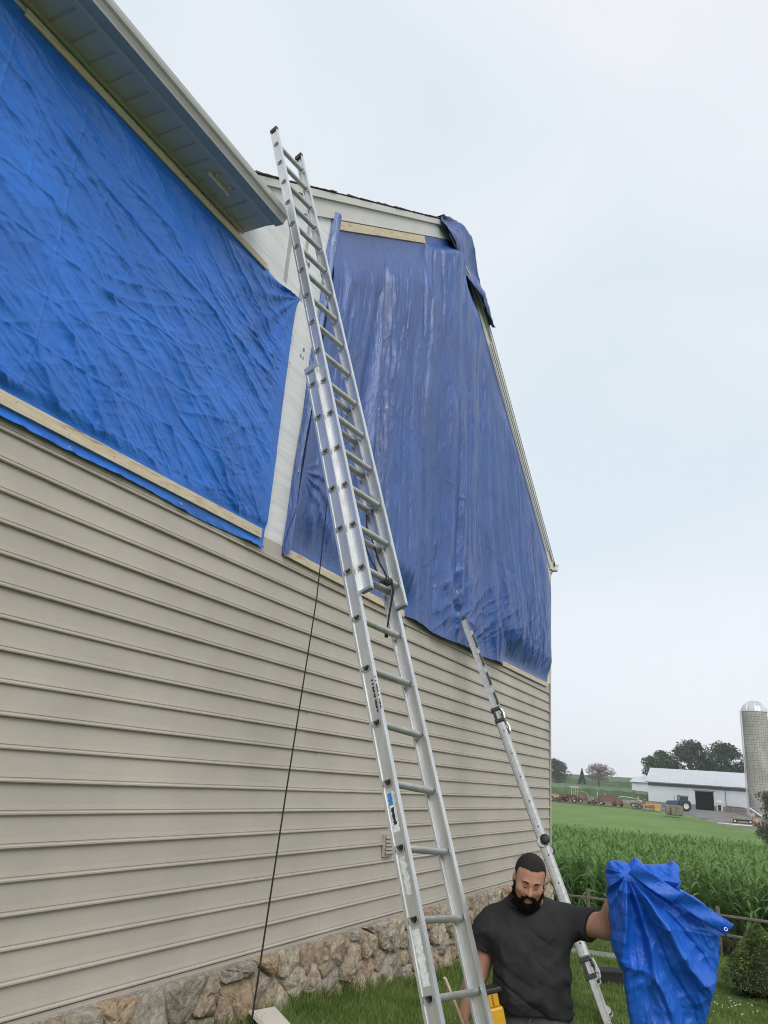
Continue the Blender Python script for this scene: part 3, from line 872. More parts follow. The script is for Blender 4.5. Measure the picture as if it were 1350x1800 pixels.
def batten(p0, p1, wid, label, y0=0.028, th=0.019, mat=None):
    p0 = Vector((p0[0], WY - y0 - th / 2, p0[1])); p1 = Vector((p1[0], WY - y0 - th / 2, p1[1]))
    d = (p1 - p0); L_ = d.length; d.normalize()
    up = Vector((0, -1, 0)).cross(d); up = up if up.z > 0 else -up
    o = MB().box((0, 0, 0), (L_ / 2, th / 2, wid / 2)).obj('wood_batten', mat or pine, None, bevel=0.002)
    ang = math.atan2(d.z, d.x)
    o.location = (p0 + p1) / 2; o.rotation_euler = (0, -ang, 0)
    tag(o, label, 'wood strip', 'wood strips pinning the tarps')
    k = -L_ / 2 + 0.12
    while k < L_ / 2:
        zz_ = random.uniform(-0.2, 0.2) * wid
        MB().tube([(k, -th / 2 - 0.0015, zz_), (k, -th / 2 + 0.004, zz_)], 0.004, 6).obj('nail', nail_m, o)
        k += random.uniform(0.38, 0.5)
    return o
batten((-2.1, 1.955), (5.285, 1.955), 0.085, 'long stained wood strip along the bottom of the bright blue tarp')
batten((2.09, 4.478), (4.84, 4.462), 0.066, 'wood strip under the soffit along the top of the bright blue tarp')
batten((5.98, rakez(5.98) - 0.43), (8.28, rakez(8.28) - 0.43), 0.10, 'sloping wood strip at the top of the navy tarp, under the white gable board')
batten((5.685, 1.905), (8.36, 1.885), 0.078, 'wood strip at the bottom left of the navy tarp, behind the tall ladder')
batten((12.25, 1.905), (15.20, 1.925), 0.078, 'short wood strip at the bottom right corner of the navy tarp')
batten((9.02, 8.02), (10.72, rakez(10.72) - 0.16), 0.045, 'thin pale strip slanting under the loose tarp flap at the peak', y0=0.10)
batten((11.2, rakez(11.2) - 0.265), (15.2, rakez(15.2) - 0.265), 0.045, 'long thin strip down the far sloping edge of the navy tarp', y0=0.055, mat=white_trim)
batten((15.30, 2.02), (15.32, 3.9), 0.07, 'upright pale strip beside the far house corner', y0=0.01)
# ------------------------------------------------------------------ ladders
alu = M('aluminium', (0.66, 0.67, 0.67), 0.42, 0.75, var=0.10, vscale=14, bump=0.05, bscale=160, stretch=(1, 1, 0.2))
alu_dull = M('aluminium_rung', (0.50, 0.50, 0.48), 0.5, 0.7, var=0.12, vscale=20, bump=0.08, bscale=200)
rubber = M('black_rubber', (0.02, 0.021, 0.024), 0.6)
rope_m = M('black_rope', (0.022, 0.019, 0.016), 0.85, bump=0.4, bscale=400)
steel = M('zinc_steel', (0.5, 0.5, 0.49), 0.35, 0.9, var=0.15, vscale=30)

LU = Vector((0.13, 0.345, 0.936)).normalized()
LR = Vector((0.383, -0.069, -0.029)); LR = (LR - LU * LR.dot(LU)).normalized()
LN = LR.cross(LU).normalized()                # towards the climber's side
if LN.y > 0: LN = -LN
LO = Vector((3.469, 1.404, -0.882))           # centre of a rung on the outside of the near rail
GZ = -2.04
foot_s = (GZ - LO.z) / LU.z
ladder = empty('extension_ladder', LO + LU * foot_s)
tag(ladder, 'tall aluminium extension ladder leaning on the end of the gutter', 'ladder', 'ladders')
ladder.matrix_world = Matrix.Translation(LO + LU * foot_s)
LI = Matrix.Translation(-(LO + LU * foot_s))
def lobj(mb, name, mat, parent=None, **k):
    o = mb.obj(name, mat, parent or ladder, **k)
    if parent is None: o.matrix_parent_inverse = LI
    return o
# D-shaped section, flat side up; local axes: n (depth), u (along the rail)
def dsec(R):
    pts = []
    for k in range(12):
        a = math.pi + math.pi * k / 11
        pts.append((R * math.cos(a), R * 0.95 * math.sin(a) + R * 0.30))
    pts += [(R * 0.97, R * 0.55), (R * 0.80, R * 0.70), (-R * 0.80, R * 0.70), (-R * 0.97, R * 0.55)]
    return pts
def rail(base, s0, s1, holes, out_dir, hd=0.042, tk=0.030, mat=alu):
    """channel rail: base point on the outer face line; out_dir = outward normal (-LR for the near rail)"""
    mb = MB()
    ri = -out_dir
    # flanges with small lips
    for sg in (-1, 1):
        for (a0, a1, r0, r1) in ((hd - 0.007, hd, 0.0, tk), (hd - 0.013, hd - 0.007, 0.0, 0.007), (hd - 0.011, hd - 0.007, tk - 0.006, tk)):
            c_ = base + LN * sg * (a0 + a1) / 2 + ri * (r0 + r1) / 2 + LU * (s0 + s1) / 2
            mb.box(c_, LN * (a1 - a0) / 2, ri * (r1 - r0) / 2, LU * (s1 - s0) / 2)
    # web plates, pierced where rungs pass
    cuts = sorted(holes)
    R = dsec(0.0235)
    hw = hd - 0.008
    for wr in (0.006, 0.012):
        o0 = base + ri * wr
        prev = s0
        segs = []
        for hcut in cuts:
            segs.append(('p', prev, hcut - 0.03)); segs.append(('h', hcut - 0.03, hcut + 0.03)); prev = hcut + 0.03
        segs.append(('p', prev, s1))
        for kind, a, c_ in segs:
            if kind == 'p':
                mb.add([o0 + LN * (-hw) + LU * a, o0 + LN * hw + LU * a, o0 + LN * hw + LU * c_, o0 + LN * (-hw) + LU * c_], [(0, 1, 2, 3)])
            else:
                m_ = (a + c_) / 2; vs = []; N_ = len(R)
                for (pn, pu) in R:
                    vs.append(o0 + LN * pn + LU * (m_ + pu))
                for (pn, pu) in R:
                    k = max(abs(pn) / hw, abs(pu) / 0.03, 1e-6)
                    vs.append(o0 + LN * (pn / k) + LU * (m_ + pu / k))
                fs = [(i, (i + 1) % N_, (i + 1) % N_ + N_, i + N_) for i in range(N_)]
                # corners of the bay
                cor = [(-hw, -0.03), (hw, -0.03), (hw, 0.03), (-hw, 0.03)]
                mb.add(vs, fs)
                ringp = [(pn / max(abs(pn) / hw, abs(pu) / 0.03, 1e-6), pu / max(abs(pn) / hw, abs(pu) / 0.03, 1e-6)) for pn, pu in R]
                for cn, cu in cor:
                    # fill the triangle between neighbouring ring points on both sides of the corner
                    for i in range(N_):
                        p_, q_ = ringp[i], ringp[(i + 1) % N_]
                        onx = lambda w: abs(abs(w[0]) - hw) < 1e-6 and w[0] * cn > 0
                        ony = lambda w: abs(abs(w[1]) - 0.03) < 1e-6 and w[1] * cu > 0
                        if (onx(p_) and ony(q_)) or (ony(p_) and onx(q_)):
                            mb.add([o0 + LN * p_[0] + LU * (m_ + p_[1]), o0 + LN * cn + LU * (m_ + cu), o0 + LN * q_[0] + LU * (m_ + q_[1])], [(0, 1, 2)])
    return mb
def rung(base, s, length, mat=alu_dull):
    """hollow D tube from just outside the near rail to the far rail"""
    mb = MB()
    Ro, Ri = dsec(0.0215), dsec(0.0195)
    def ringat(pr, r):
        return [base + LR * r + LN * a + LU * (s + b_) for a, b_ in pr]
    N_ = len(Ro)
    stations = [(dsec(0.0275), -0.002), (dsec(0.0275), 0.0045), (Ro, 0.006), (Ro, length)]
    inner = [(Ri, length), (Ri, 0.004), (dsec(0.0220), -0.002)]
    allr = stations + inner
    vs = []; fs = []
    for pr, r in allr: vs += ringat(pr, r)
    for i in range(len(allr)):
        j = (i + 1) % len(allr)
        for k in range(N_):
            k2 = (k + 1) % N_
            fs.append((i * N_ + k, j * N_ + k, j * N_ + k2, i * N_ + k2))
    mb.add(vs, fs)
    return mb.add(ringat(Ro, length - 0.002), [tuple(range(N_))])  # disc added at the far end to keep light out of the bore
SP = 0.3048
WID = 0.40
base_lo, base_hi = foot_s + 0.05, 12.55 * SP
holesB = [SP * k for k in range(-3, 13)]
lobj(rail(LO, base_lo, base_hi, holesB, -LR), 'base_rail', alu)
lobj(rail(LO + LR * (WID + 0.03), base_lo, base_hi, holesB, LR), 'base_rail', alu)
for h_ in holesB:
    lobj(rung(LO, h_, WID + 0.015), 'rung', alu_dull)
FO = LO + LR * 0.030 + LN * 0.078             # fly section rides in front
fly_lo, fly_hi = 6.55 * SP, 22.75 * SP
holesF = [SP * k for k in range(7, 23)]
WF = WID - 0.055
# the fly bends a hair less than the base, so it ends slightly nearer the viewer's right
lobj(rail(FO, fly_lo, fly_hi, holesF, -LR, hd=0.040, tk=0.027), 'fly_rail', alu)
lobj(rail(FO + LR * (WF + 0.03), fly_lo, fly_hi, holesF, LR, hd=0.040, tk=0.027), 'fly_rail', alu)
for h_ in holesF:
    lobj(rung(FO, h_, WF + 0.015), 'rung', alu_dull)
# end caps, feet, guide brackets, rung locks
for b0, sgn in ((FO, 1), (FO + LR * (WF + 0.03), -1)):
    c_ = b0 + LR * sgn * 0.0135 + LU * (fly_hi + 0.012)
    lobj(MB().box(c_, LR * 0.018, LN * 0.041, LU * 0.030), 'end_cap', rubber, bevel=0.008)
    c_ = b0 + LR * sgn * 0.0135 + LU * (fly_lo - 0.006)
    lobj(MB().box(c_, LR * 0.017, LN * 0.039, LU * 0.009), 'end_guard', M('grey_plastic', (0.22, 0.27, 0.30), 0.5), bevel=0.003)
for b0, sgn in ((LO, 1), (LO + LR * (WID + 0.03), -1)):
    c_ = b0 + LR * sgn * 0.015 + LU * foot_s
    sh = lobj(MB().box(Vector((c_.x, c_.y - 0.01, GZ + 0.035)), (0.035, 0.06, 0.010)), 'foot', steel, bevel=0.004)
    lobj(MB().box(Vector((c_.x, c_.y - 0.01, GZ + 0.075)), LR * 0.004, LN * 0.03, LU * 0.045), 'foot_bracket', steel)
    MB().box(Vector((c_.x, c_.y - 0.01, GZ + 0.016)), (0.04, 0.07, 0.008)).obj('rubber_pad', rubber, sh)
    # guide at the top of the base rail
    g_ = b0 + LR * sgn * (-0.004) + LN * 0.02 + LU * (base_hi - 0.02)
    lobj(MB().box(g_, LR * 0.006, LN * 0.06, LU * 0.022), 'guide_bracket', alu)
for k, sgn, b0 in ((9.0, -1, FO + LR * (WF + 0.028)), (9.0, 1, FO)):
    mb = MB()
    c_ = b0 + LR * sgn * 0.045 + LU * (SP * k) + LN * -0.02
    mb.box(c_ + LU * 0.03 - LN * 0.012, LR * 0.010, LN * 0.03, LU * 0.05)
    mb.box(c_ - LN * 0.05 - LU * 0.02, LR * 0.010, LN * 0.022, LU * 0.018)
    mb.tube([c_ - LR * 0.012 + LU * 0.06, c_ + LR * 0.012 + LU * 0.06], 0.012, 10)
    lobj(mb, 'rung_lock', steel, bevel=0.002)
# halyard: up behind the rungs, knotted to the lowest fly rung, tail hanging
def lp(r, n_, s): return LO + LR * r + LN * n_ + LU * s
hal = [lp(0.16, -0.03, 12.4 * SP), lp(0.17, -0.025, 11 * SP), lp(0.175, -0.012, 9.5 * SP), lp(0.20, 0.0, 8.4 * SP), lp(0.235, 0.03, 7.5 * SP), lp(0.25, 0.06, 7.08 * SP)]
lobj(MB().tube(hal, 0.005, 6), 'halyard_rope', rope_m)
for dr in (0.25, 0.275, 0.30):
    pts_ = [lp(dr + 0.004 * math.sin(a), 0.078 + 0.024 * math.cos(a), 7 * SP + 0.024 * math.sin(a)) for a in np.linspace(0, 6.4, 12)]
    lobj(MB().tube(pts_, 0.0055, 6), 'rope_wrap', rope_m)
kp = lp(0.30, 0.105, 7 * SP)
tail = [kp, kp + Vector((0.01, -0.01, -0.08)), kp + Vector((0.0, 0.0, -0.2)), kp + Vector((-0.01, 0.005, -0.33))]
lobj(MB().tube(tail, [0.006, 0.007, 0.006, 0.006], 6), 'rope_tail', rope_m)
lobj(MB().tube([tail[-1], tail[-1] + Vector((0, 0, -0.02))], 0.012, 8), 'rope_knot', rope_m)
rtl = [lp(0.36, 0.0, 9.0 * SP), lp(0.355, -0.02, 8.6 * SP), lp(0.33, 0.01, 8.2 * SP), lp(0.345, 0.02, 7.6 * SP), lp(0.31, 0.08, 7.05 * SP)]
lobj(MB().tube(rtl, 0.006, 6), 'halyard_rope', rope_m)
# labels and scuffs on the outside of the near rail
def onrail(a, s, lift=0.001):        # point on the web outside: a across, s along
    return LO + LR * (0.006 - lift) + LN * a + LU * s
def patch(poly, name, mat, lift=0.0012):
    mb = MB()
    vs = [onrail(a, s, lift) for a, s in poly]
    mb.prism(vs, LR * 0.0006)
    return lobj(mb, name, mat)
white_lab = M('worn_label', (0.72, 0.73, 0.72), 0.5, var=0.2, vscale=60)
def torn(a0, a1, s0, s1, seed, n_=16, j=0.006):
    r = random.Random(seed); L_ = []; R_ = []
    for k in range(n_ + 1):
        s = s0 + (s1 - s0) * k / n_
        L_.append((a0 + r.uniform(-j, j), s)); R_.append((a1 + r.uniform(-j, j), s))
    return L_ + R_[::-1]
patch(torn(-0.018, 0.020, 0.05, 0.27, 1, j=0.005), 'worn_label', white_lab)
patch(torn(-0.014, 0.016, 1.35 * SP, 1.88 * SP, 2, j=0.008), 'worn_label', M('scraped_glue', (0.62, 0.62, 0.60), 0.8, var=0.25, vscale=80))
patch(torn(-0.018, 0.018, 2.25 * SP, 2.86 * SP, 3, j=0.006), 'worn_label', white_lab)
patch(torn(-0.016, 0.008, 2.66 * SP, 2.85 * SP, 4, j=0.004), 'blue_label', M('label_blue', (0.03, 0.22, 0.55), 0.4), 0.0022)
patch(torn(-0.010, 0.006, 2.36 * SP, 2.62 * SP, 5, j=0.003), 'navy_label', M('label_navy', (0.015, 0.02, 0.05), 0.4), 0.0022)
def rail_text(txt, size, a, s, mat):
    mt_ = text_mesh(txt, size, 0.03)
    o = link('lettering', mt_, mat, ladder)
    o.matrix_parent_inverse = LI
    ex_, ey_, ez_ = -LU, LN, -LR       # reads downwards along the rail
    if ex_.cross(ey_).dot(ez_) < 0: ey_ = -ey_
    p = onrail(a, s, 0.0030)
    o.matrix_world = Matrix(((ex_.x, ey_.x, ez_.x, p.x), (ex_.y, ey_.y, ez_.y, p.y), (ex_.z, ey_.z, ez_.z, p.z), (0, 0, 0, 1)))
    return o
ink = M('black_ink', (0.015, 0.015, 0.018), 0.5)
rail_text('WERNER', 0.046, 0.016, 4.80 * SP, ink)
rail_text('K A', 0.034, 0.010, 2.84 * SP, white_lab)
# --- second ladder: folding multi-section ladder against the far end
T2 = Vector((10.054, 3.80, 2.176)); B2 = Vector((8.995, 1.662, -2.29))
U2 = (T2 - B2).normalized(); L2 = (T2 - B2).length
R2 = Vector((0.968, 0.25, 0)); R2 = (R2 - U2 * R2.dot(U2)).normalized()
N2 = R2.cross(U2).normalized()
if N2.y > 0: N2 = -N2
lad2 = empty('folding_ladder', B2)
tag(lad2, 'jointed multi-section aluminium ladder behind the man, leaning against the navy tarp', 'ladder', 'ladders')
lad2.matrix_world = Matrix.Translation(B2)
L2I = Matrix.Translation(-B2)
def l2(mb, name, mat, **k):
    o = mb.obj(name, mat, lad2, **k); o.matrix_parent_inverse = L2I; return o
alu2 = M('aluminium_rail', (0.38, 0.39, 0.385), 0.52, 0.65, var=0.18, vscale=22, bump=0.05, bscale=120)
def p2(r, n_, s): return B2 + R2 * r + N2 * n_ + U2 * s
W2 = 0.46
S_l, S_h, S_u = L2 - 4.32, L2 - 3.13, L2 - 1.62        # lower lock, hinge, upper lock
for r_, sg in ((0.0, 1), (W2, -1)):
    # inner tubes at both ends
    for a, c_ in ((0.03, S_l + 0.02), (S_u - 0.02, L2)):
        l2(MB().extr([(sg * x_, y_) for x_, y_ in ((0.0, -0.036), (0.034, -0.036), (0.034, 0.036), (0.0, 0.036), (0.0, 0.026), (0.005, 0.022), (0.005, -0.022), (0.0, -0.026))], p2(r_, 0, 0), R2, N2, a, c_, U2), 'inner_rail', alu2)
    # outer channels on both sides of the hinge
    prof = [(-0.006, -0.048), (0.010, -0.055), (0.040, -0.050), (0.040, 0.050), (0.010, 0.055), (-0.006, 0.048), (-0.010, 0.02), (-0.010, -0.02)]
    for a, c_ in ((S_l, S_h - 0.05), (S_h + 0.05, S_u)):
        mb = MB().extr([(sg * x_, y_) for x_, y_ in prof], p2(r_, 0, 0), R2, N2, a, c_, U2)
        rl = l2(mb, 'outer_rail', alu2, bevel=0.003)
        k = a + 0.12
        while k < c_ - 0.05:
            MB().tube([p2(r_ - sg * 0.0115, 0.012, k), p2(r_ - sg * 0.004, 0.012, k)], 0.010, 10).obj('hole_shade_disc', rubber, rl)  # black disc stands in for the shade inside an open hole
            k += SP
    # hinge discs with black push knob
    q_ = Matrix.Translation(p2(r_ + sg * 0.015, 0.0, S_h)) @ (R2 * -sg).to_track_quat('Z', 'Y').to_matrix().to_4x4()
    l2(MB().lathe([(0.001, -0.02), (0.065, -0.02), (0.07, -0.012), (0.07, 0.022), (0.06, 0.030), (0.001, 0.030)], 20, q_), 'hinge', steel, smooth=False)
    q_ = Matrix.Translation(p2(r_ + sg * 0.015, 0.035, S_h + 0.01)) @ (R2 * -sg).to_track_quat('Z', 'Y').to_matrix().to_4x4()
    l2(MB().lathe([(0.001, 0.03), (0.045, 0.03), (0.055, 0.045), (0.055, 0.07), (0.042, 0.085), (0.001, 0.088)], 18, q_), 'hinge_knob', rubber, smooth=True)
    # black sliding locks
    for sL, d_ in ((S_l, -1), (S_u, 1)):
        mb = MB()
        for e_ in (0.0, 0.16):
            mb.box(p2(r_ + sg * 0.018, 0, sL + d_ * (0.03 + e_)), R2 * 0.036, N2 * 0.060, U2 * 0.022)
        mb.box(p2(r_ + sg * 0.005, -0.03, sL + d_ * 0.11), R2 * 0.016, N2 * 0.018, U2 * 0.07)
        l2(mb, 'lock_clamp', rubber, bevel=0.006)
        mb = MB().tube([p2(r_ + sg * 0.0, 0.075, sL + d_ * 0.04), p2(r_ + sg * 0.0, 0.085, sL + d_ * 0.11), p2(r_ + sg * 0.0, 0.07, sL + d_ * 0.17)], 0.016, 8)
        l2(mb, 'lock_lever', steel)
    l2(MB().tube([p2(r_ + sg * 0.02, 0, L2 - 0.01), p2(r_ + sg * 0.02, 0, L2 + 0.035)], 0.044, 12), 'end_cap', rubber)
    l2(MB().box(p2(r_ + sg * 0.02, 0, 0.01), (0.05, 0.06, 0.03)), 'foot', rubber, bevel=0.006)
k = 0.25
while k < L2 - 0.1:
    if abs(k - S_h) > 0.08:
        inner = k < S_l or k > S_u
        l2(MB().tube([p2(0.02, 0.052 if inner else 0.02, k), p2(W2 - 0.02, 0.052 if inner else 0.02, k)], 0.020 if inner else 0.017, 10), 'rung', alu2)
        for r_ in ((0.012, W2 - 0.012) if inner else ()):
            P = [p2(r_, 0.03, k + 0.05), p2(r_, 0.075, k + 0.005), p2(r_, 0.07, k - 0.03), p2(r_, 0.03, k - 0.05)]
            l2(MB().prism(P, R2 * 0.006), 'rung_gusset', alu2)
    k += SP
# --- dark drop line hanging beside the tall ladder
rp = [lp(-0.01, -0.05, 8.7 * SP)]
e0 = rp[0]
rp = [e0, e0 + Vector((-0.01, 0.0, -0.6)), e0 + Vector((-0.10, 0.015, -1.7)), e0 + Vector((-0.2, 0.02, -2.9)), Vector((3.60, 2.36, -1.93))]
o = MB().tube(rp, [0.0042, 0.0042, 0.0048, 0.0055, 0.006], 6).obj('drop_line', rope_m, None)
tag(o, 'thin black line hanging down in front of the siding beside the tall ladder', 'rope')
# ------------------------------------------------------------------ the man
class SDF:
    """smooth union of tapered capsules and ellipsoids on a voxel grid, meshed by surface nets"""
    def __init__(s, lo, hi, h):
        s.lo = np.array(lo, float); s.h = h
        s.n = np.ceil((np.array(hi, float) - s.lo) / h).astype(int) + 1
        s.D = np.full(s.n, 1.0)
    def _win(s, lo, hi, m):
        a = np.clip(np.floor((np.array(lo) - m - s.lo) / s.h).astype(int), 0, s.n - 1)
        b_ = np.clip(np.ceil((np.array(hi) + m - s.lo) / s.h).astype(int) + 1, 1, s.n)
        sl_ = tuple(slice(x, y) for x, y in zip(a, b_))
        g_ = np.meshgrid(*[s.lo[i] + s.h * np.arange(a[i], b_[i]) for i in range(3)], indexing='ij')
        return sl_, np.stack(g_, -1)
    def _mix(s, sl_, d, k, op):
        o = s.D[sl_]
        if op == 'u':
            if k > 0:
                hh = np.clip(0.5 + 0.5 * (o - d) / k, 0, 1); s.D[sl_] = o * (1 - hh) + d * hh - k * hh * (1 - hh)
            else: s.D[sl_] = np.minimum(o, d)
        else:
            d = -d
            if k > 0:
                hh = np.clip(0.5 - 0.5 * (o - d) / k, 0, 1); s.D[sl_] = o * (1 - hh) + d * hh + k * hh * (1 - hh)
            else: s.D[sl_] = np.maximum(o, d)
    def cap(s, a, b_, ra, rb, k=0.02, op='u', flat=None):
        a = np.array(a, float); b_ = np.array(b_, float)
        r = max(ra, rb)
        sl_, P = s._win(np.minimum(a, b_) - r, np.maximum(a, b_) + r, k + 3 * s.h)
        ab = b_ - a; t = np.clip(((P - a) @ ab) / (ab @ ab), 0, 1)
        d = np.linalg.norm(P - (a + t[..., None] * ab), axis=-1) - (ra + (rb - ra) * t)
        s._mix(sl_, d, k, op)
    def ell(s, c, r, k=0.02, op='u', R=None):
        c = np.array(c, float); r = np.array(r, float); m = r.max()
        sl_, P = s._win(c - m, c + m, k + 3 * s.h)
        q = P - c
        if R is not None: q = q @ R
        k0 = np.linalg.norm(q / r, axis=-1); k1 = np.linalg.norm(q / (r * r), axis=-1)
        d = k0 * (k0 - 1) / np.maximum(k1, 1e-6)
        s._mix(sl_, d, k, op)
    def grid(s):
        return np.stack(np.meshgrid(*[s.lo[i] + s.h * np.arange(s.n[i]) for i in range(3)], indexing='ij'), -1)
    def mesh(s, name, smooth=2):
        D = s.D; n_ = D.shape
        ins = D < 0
        nx, ny, nz_ = [k - 1 for k in n_]
        acc = np.zeros((nx, ny, nz_, 3)); cnt = np.zeros((nx, ny, nz_))
        def cs(o): return tuple(slice(o[i], o[i] + (nx, ny, nz_)[i]) for i in range(3))
        corners = [(i, j, k) for i in (0, 1) for j in (0, 1) for k in (0, 1)]
        for ax in range(3):
            for c0 in corners:
                if c0[ax]: continue
                c1 = list(c0); c1[ax] = 1; c1 = tuple(c1)
                a, b_ = D[cs(c0)], D[cs(c1)]
                x_ = (a < 0) != (b_ < 0)
                t = np.where(x_, a / np.where(x_, a - b_, 1), 0)
                for q in range(3):
                    acc[..., q] += np.where(x_, c0[q] + (t if q == ax else 0), 0)
                cnt += x_
        act = cnt > 0
        idx = -np.ones(act.shape, int); idx[act] = np.arange(act.sum())
        I = np.argwhere(act)
        V = s.lo + s.h * (I + acc[act] / cnt[act][:, None])
        Fs = []
        for ax in range(3):
            b1, b2 = (ax + 1) % 3, (ax + 2) % 3
            sl0 = [slice(0, n_[i]) for i in range(3)]; sl0[ax] = slice(0, n_[ax] - 1)
            sl1 = list(sl0); sl1[ax] = slice(1, n_[ax])
            a, b_ = ins[tuple(sl0)], ins[tuple(sl1)]
            E = np.argwhere(a != b_)
            E = E[(E[:, b1] > 0) & (E[:, b2] > 0) & (E[:, b1] < n_[b1] - 1) & (E[:, b2] < n_[b2] - 1)]
            if not len(E): continue
            sign = a[tuple(E.T)]
            def cell(d1, d2):
                q = E.copy(); q[:, b1] -= d1; q[:, b2] -= d2
                return idx[tuple(q.T)]
            quad = np.stack([cell(1, 1), cell(0, 1), cell(0, 0), cell(1, 0)], -1)
            quad[~sign] = quad[~sign][:, ::-1]
            Fs.append(quad)
        Fc = np.concatenate(Fs)
        for _ in range(smooth):      # light Laplacian
            S_ = np.zeros_like(V); C_ = np.zeros(len(V))
            for q in range(4):
                a, b_ = Fc[:, q], Fc[:, (q + 1) % 4]
                np.add.at(S_, a, V[b_]); np.add.at(C_, a, 1); np.add.at(S_, b_, V[a]); np.add.at(C_, b_, 1)
            V = 0.5 * V + 0.5 * S_ / np.maximum(C_, 1)[:, None]
        return npmesh(name, V, Fc)

man = empty('person', (4.27, 1.18, -2.0), math.atan2(-0.9638728, 0.26636297))
man.location.z = float(ground(4.27, 1.18))
tag(man, 'bearded man in black t-shirt and grey shorts looking down, lifting a blue tarp', 'person')
MZ = -2.0 - man.location.z        # pose was measured from z = -2.0
skin = M('skin', (0.47, 0.245, 0.165), 0.5, var=0.10, vscale=14, bump=0.05, bscale=120, spec=0.4, sss=0.15)
hair_m = M('hair', (0.030, 0.024, 0.021), 0.75, bump=0.6, bscale=500, spec=0.25)
beard_m = M('beard', (0.010, 0.008, 0.007), 0.85, bump=0.8, bscale=380, spec=0.15)
shirt_m = M('black_cotton', (0.033, 0.032, 0.034), 0.95, var=0.18, vscale=7, bump=0.25, bscale=260, spec=0.15)
short_m = M('grey_shorts', (0.085, 0.085, 0.09), 0.85, var=0.15, vscale=9, bump=0.3, bscale=300, spec=0.2)
def f3(x, front, z): return (x, -front, z + MZ)
# head frame: upright head coordinates -> pose (tilted down, turned a little to his left)
hc = np.array(f3(-0.014, 0.15, 1.571))
ax_, az_, ay_ = rad(27), rad(9), rad(7)
Rx_ = np.array([[1, 0, 0], [0, math.cos(ax_), -math.sin(ax_)], [0, math.sin(ax_), math.cos(ax_)]])
Rz_ = np.array([[math.cos(az_), -math.sin(az_), 0], [math.sin(az_), math.cos(az_), 0], [0, 0, 1]])
Ry_ = np.array([[math.cos(ay_), 0, math.sin(ay_)], [0, 1, 0], [-math.sin(ay_), 0, math.cos(ay_)]])
RH = Rz_ @ Ry_ @ Rx_
def hd(x, front, z): return hc + RH @ np.array((x, -front, z))
HK = 0.865
KS = HK / 0.98
class Scaled:
    def __init__(s, b): s.b = b
    def ell(s, c, r, k=0.02, op='u', R=None): s.b.ell(c, np.array(r) * KS, k * KS, op, R)
    def cap(s, a, b_, ra, rb, k=0.02, op='u'): s.b.cap(a, b_, ra * KS, rb * KS, k * KS, op)
def hp(x, f_, z): return hd(x * HK, f_ * HK, z * HK)
S = SDF((-0.62, -0.60, -0.02), (0.66, 0.36, 1.80), 0.0062)
def head(S, grow=0.0):
    S.ell(hp(0, -0.012, 0.036), (0.082 + grow, 0.096 + grow, 0.088 + grow), 0.02, R=RH)
    S.ell(hp(0, 0.030, -0.030), (0.074 + grow, 0.062 + grow, 0.085 + grow), 0.03, R=RH)
    S.ell(hp(0, 0.036, -0.085), (0.064 + grow, 0.05 + grow, 0.042 + grow), 0.03, R=RH)
hs = Scaled(S)
head(hs)
for sg in (-1, 1):
    hs.ell(hp(sg * 0.044, 0.064, -0.032), (0.029, 0.024, 0.026), 0.02, R=RH)
    hs.ell(hp(sg * 0.086, -0.006, -0.012), (0.010, 0.020, 0.033), 0.006, R=RH)
    hs.ell(hp(sg * 0.031, 0.101, -0.002), (0.019, 0.013, 0.013), 0.02, 'd', R=RH)
    hs.ell(hp(sg * 0.031, 0.0765, -0.004), (0.015, 0.011, 0.010), 0.010, R=RH)
    hs.ell(hp(sg * 0.013, 0.098, -0.040), (0.009, 0.010, 0.008), 0.006, R=RH)
hs.cap(hp(-0.036, 0.082, 0.020), hp(0.036, 0.082, 0.020), 0.010, 0.010, 0.016)
hs.cap(hp(0, 0.088, 0.004), hp(0, 0.112, -0.036), 0.008, 0.0125, 0.010)
hs.cap(hp(-0.018, 0.089, -0.068), hp(0.018, 0.089, -0.068), 0.009, 0.009, 0.010)
hs.ell(hp(0, 0.080, -0.100), (0.022, 0.018, 0.02), 0.015, R=RH)
# neck and torso core
S.cap(hp(0, -0.03, -0.07), f3(0.0, 0.03, 1.36), 0.064, 0.078, 0.03)
S.cap(f3(-0.15, 0.0, 1.335), f3(0.15, 0.0, 1.36), 0.062, 0.062, 0.05)
S.cap(f3(0, 0.02, 1.30), f3(0, 0.0, 1.02), 0.135, 0.14, 0.05)
S.cap(f3(-0.05, -0.02, 0.90), f3(0.05, -0.02, 0.90), 0.13, 0.13, 0.04)
# his left arm (towards the tarp), forearm raised
eL, wL = f3(0.355, 0.13, 1.388), f3(0.455, 0.25, 1.58)
S.cap(f3(0.18, 0.0, 1.375), eL, 0.064, 0.056, 0.04)
S.cap(eL, f3(0.395, 0.18, 1.47), 0.058, 0.054, 0.02)
S.cap(f3(0.395, 0.18, 1.47), wL, 0.054, 0.033, 0.02)
# his right arm hanging, elbow slightly bent
eR, wR = f3(-0.268, 0.0, 1.095), f3(-0.315, 0.13, 0.945)
S.cap(f3(-0.19, 0.0, 1.345), eR, 0.060, 0.052, 0.04)
S.cap(eR, f3(-0.29, 0.05, 1.05), 0.051, 0.047, 0.02)
S.cap(f3(-0.29, 0.05, 1.05), wR, 0.047, 0.031, 0.02)
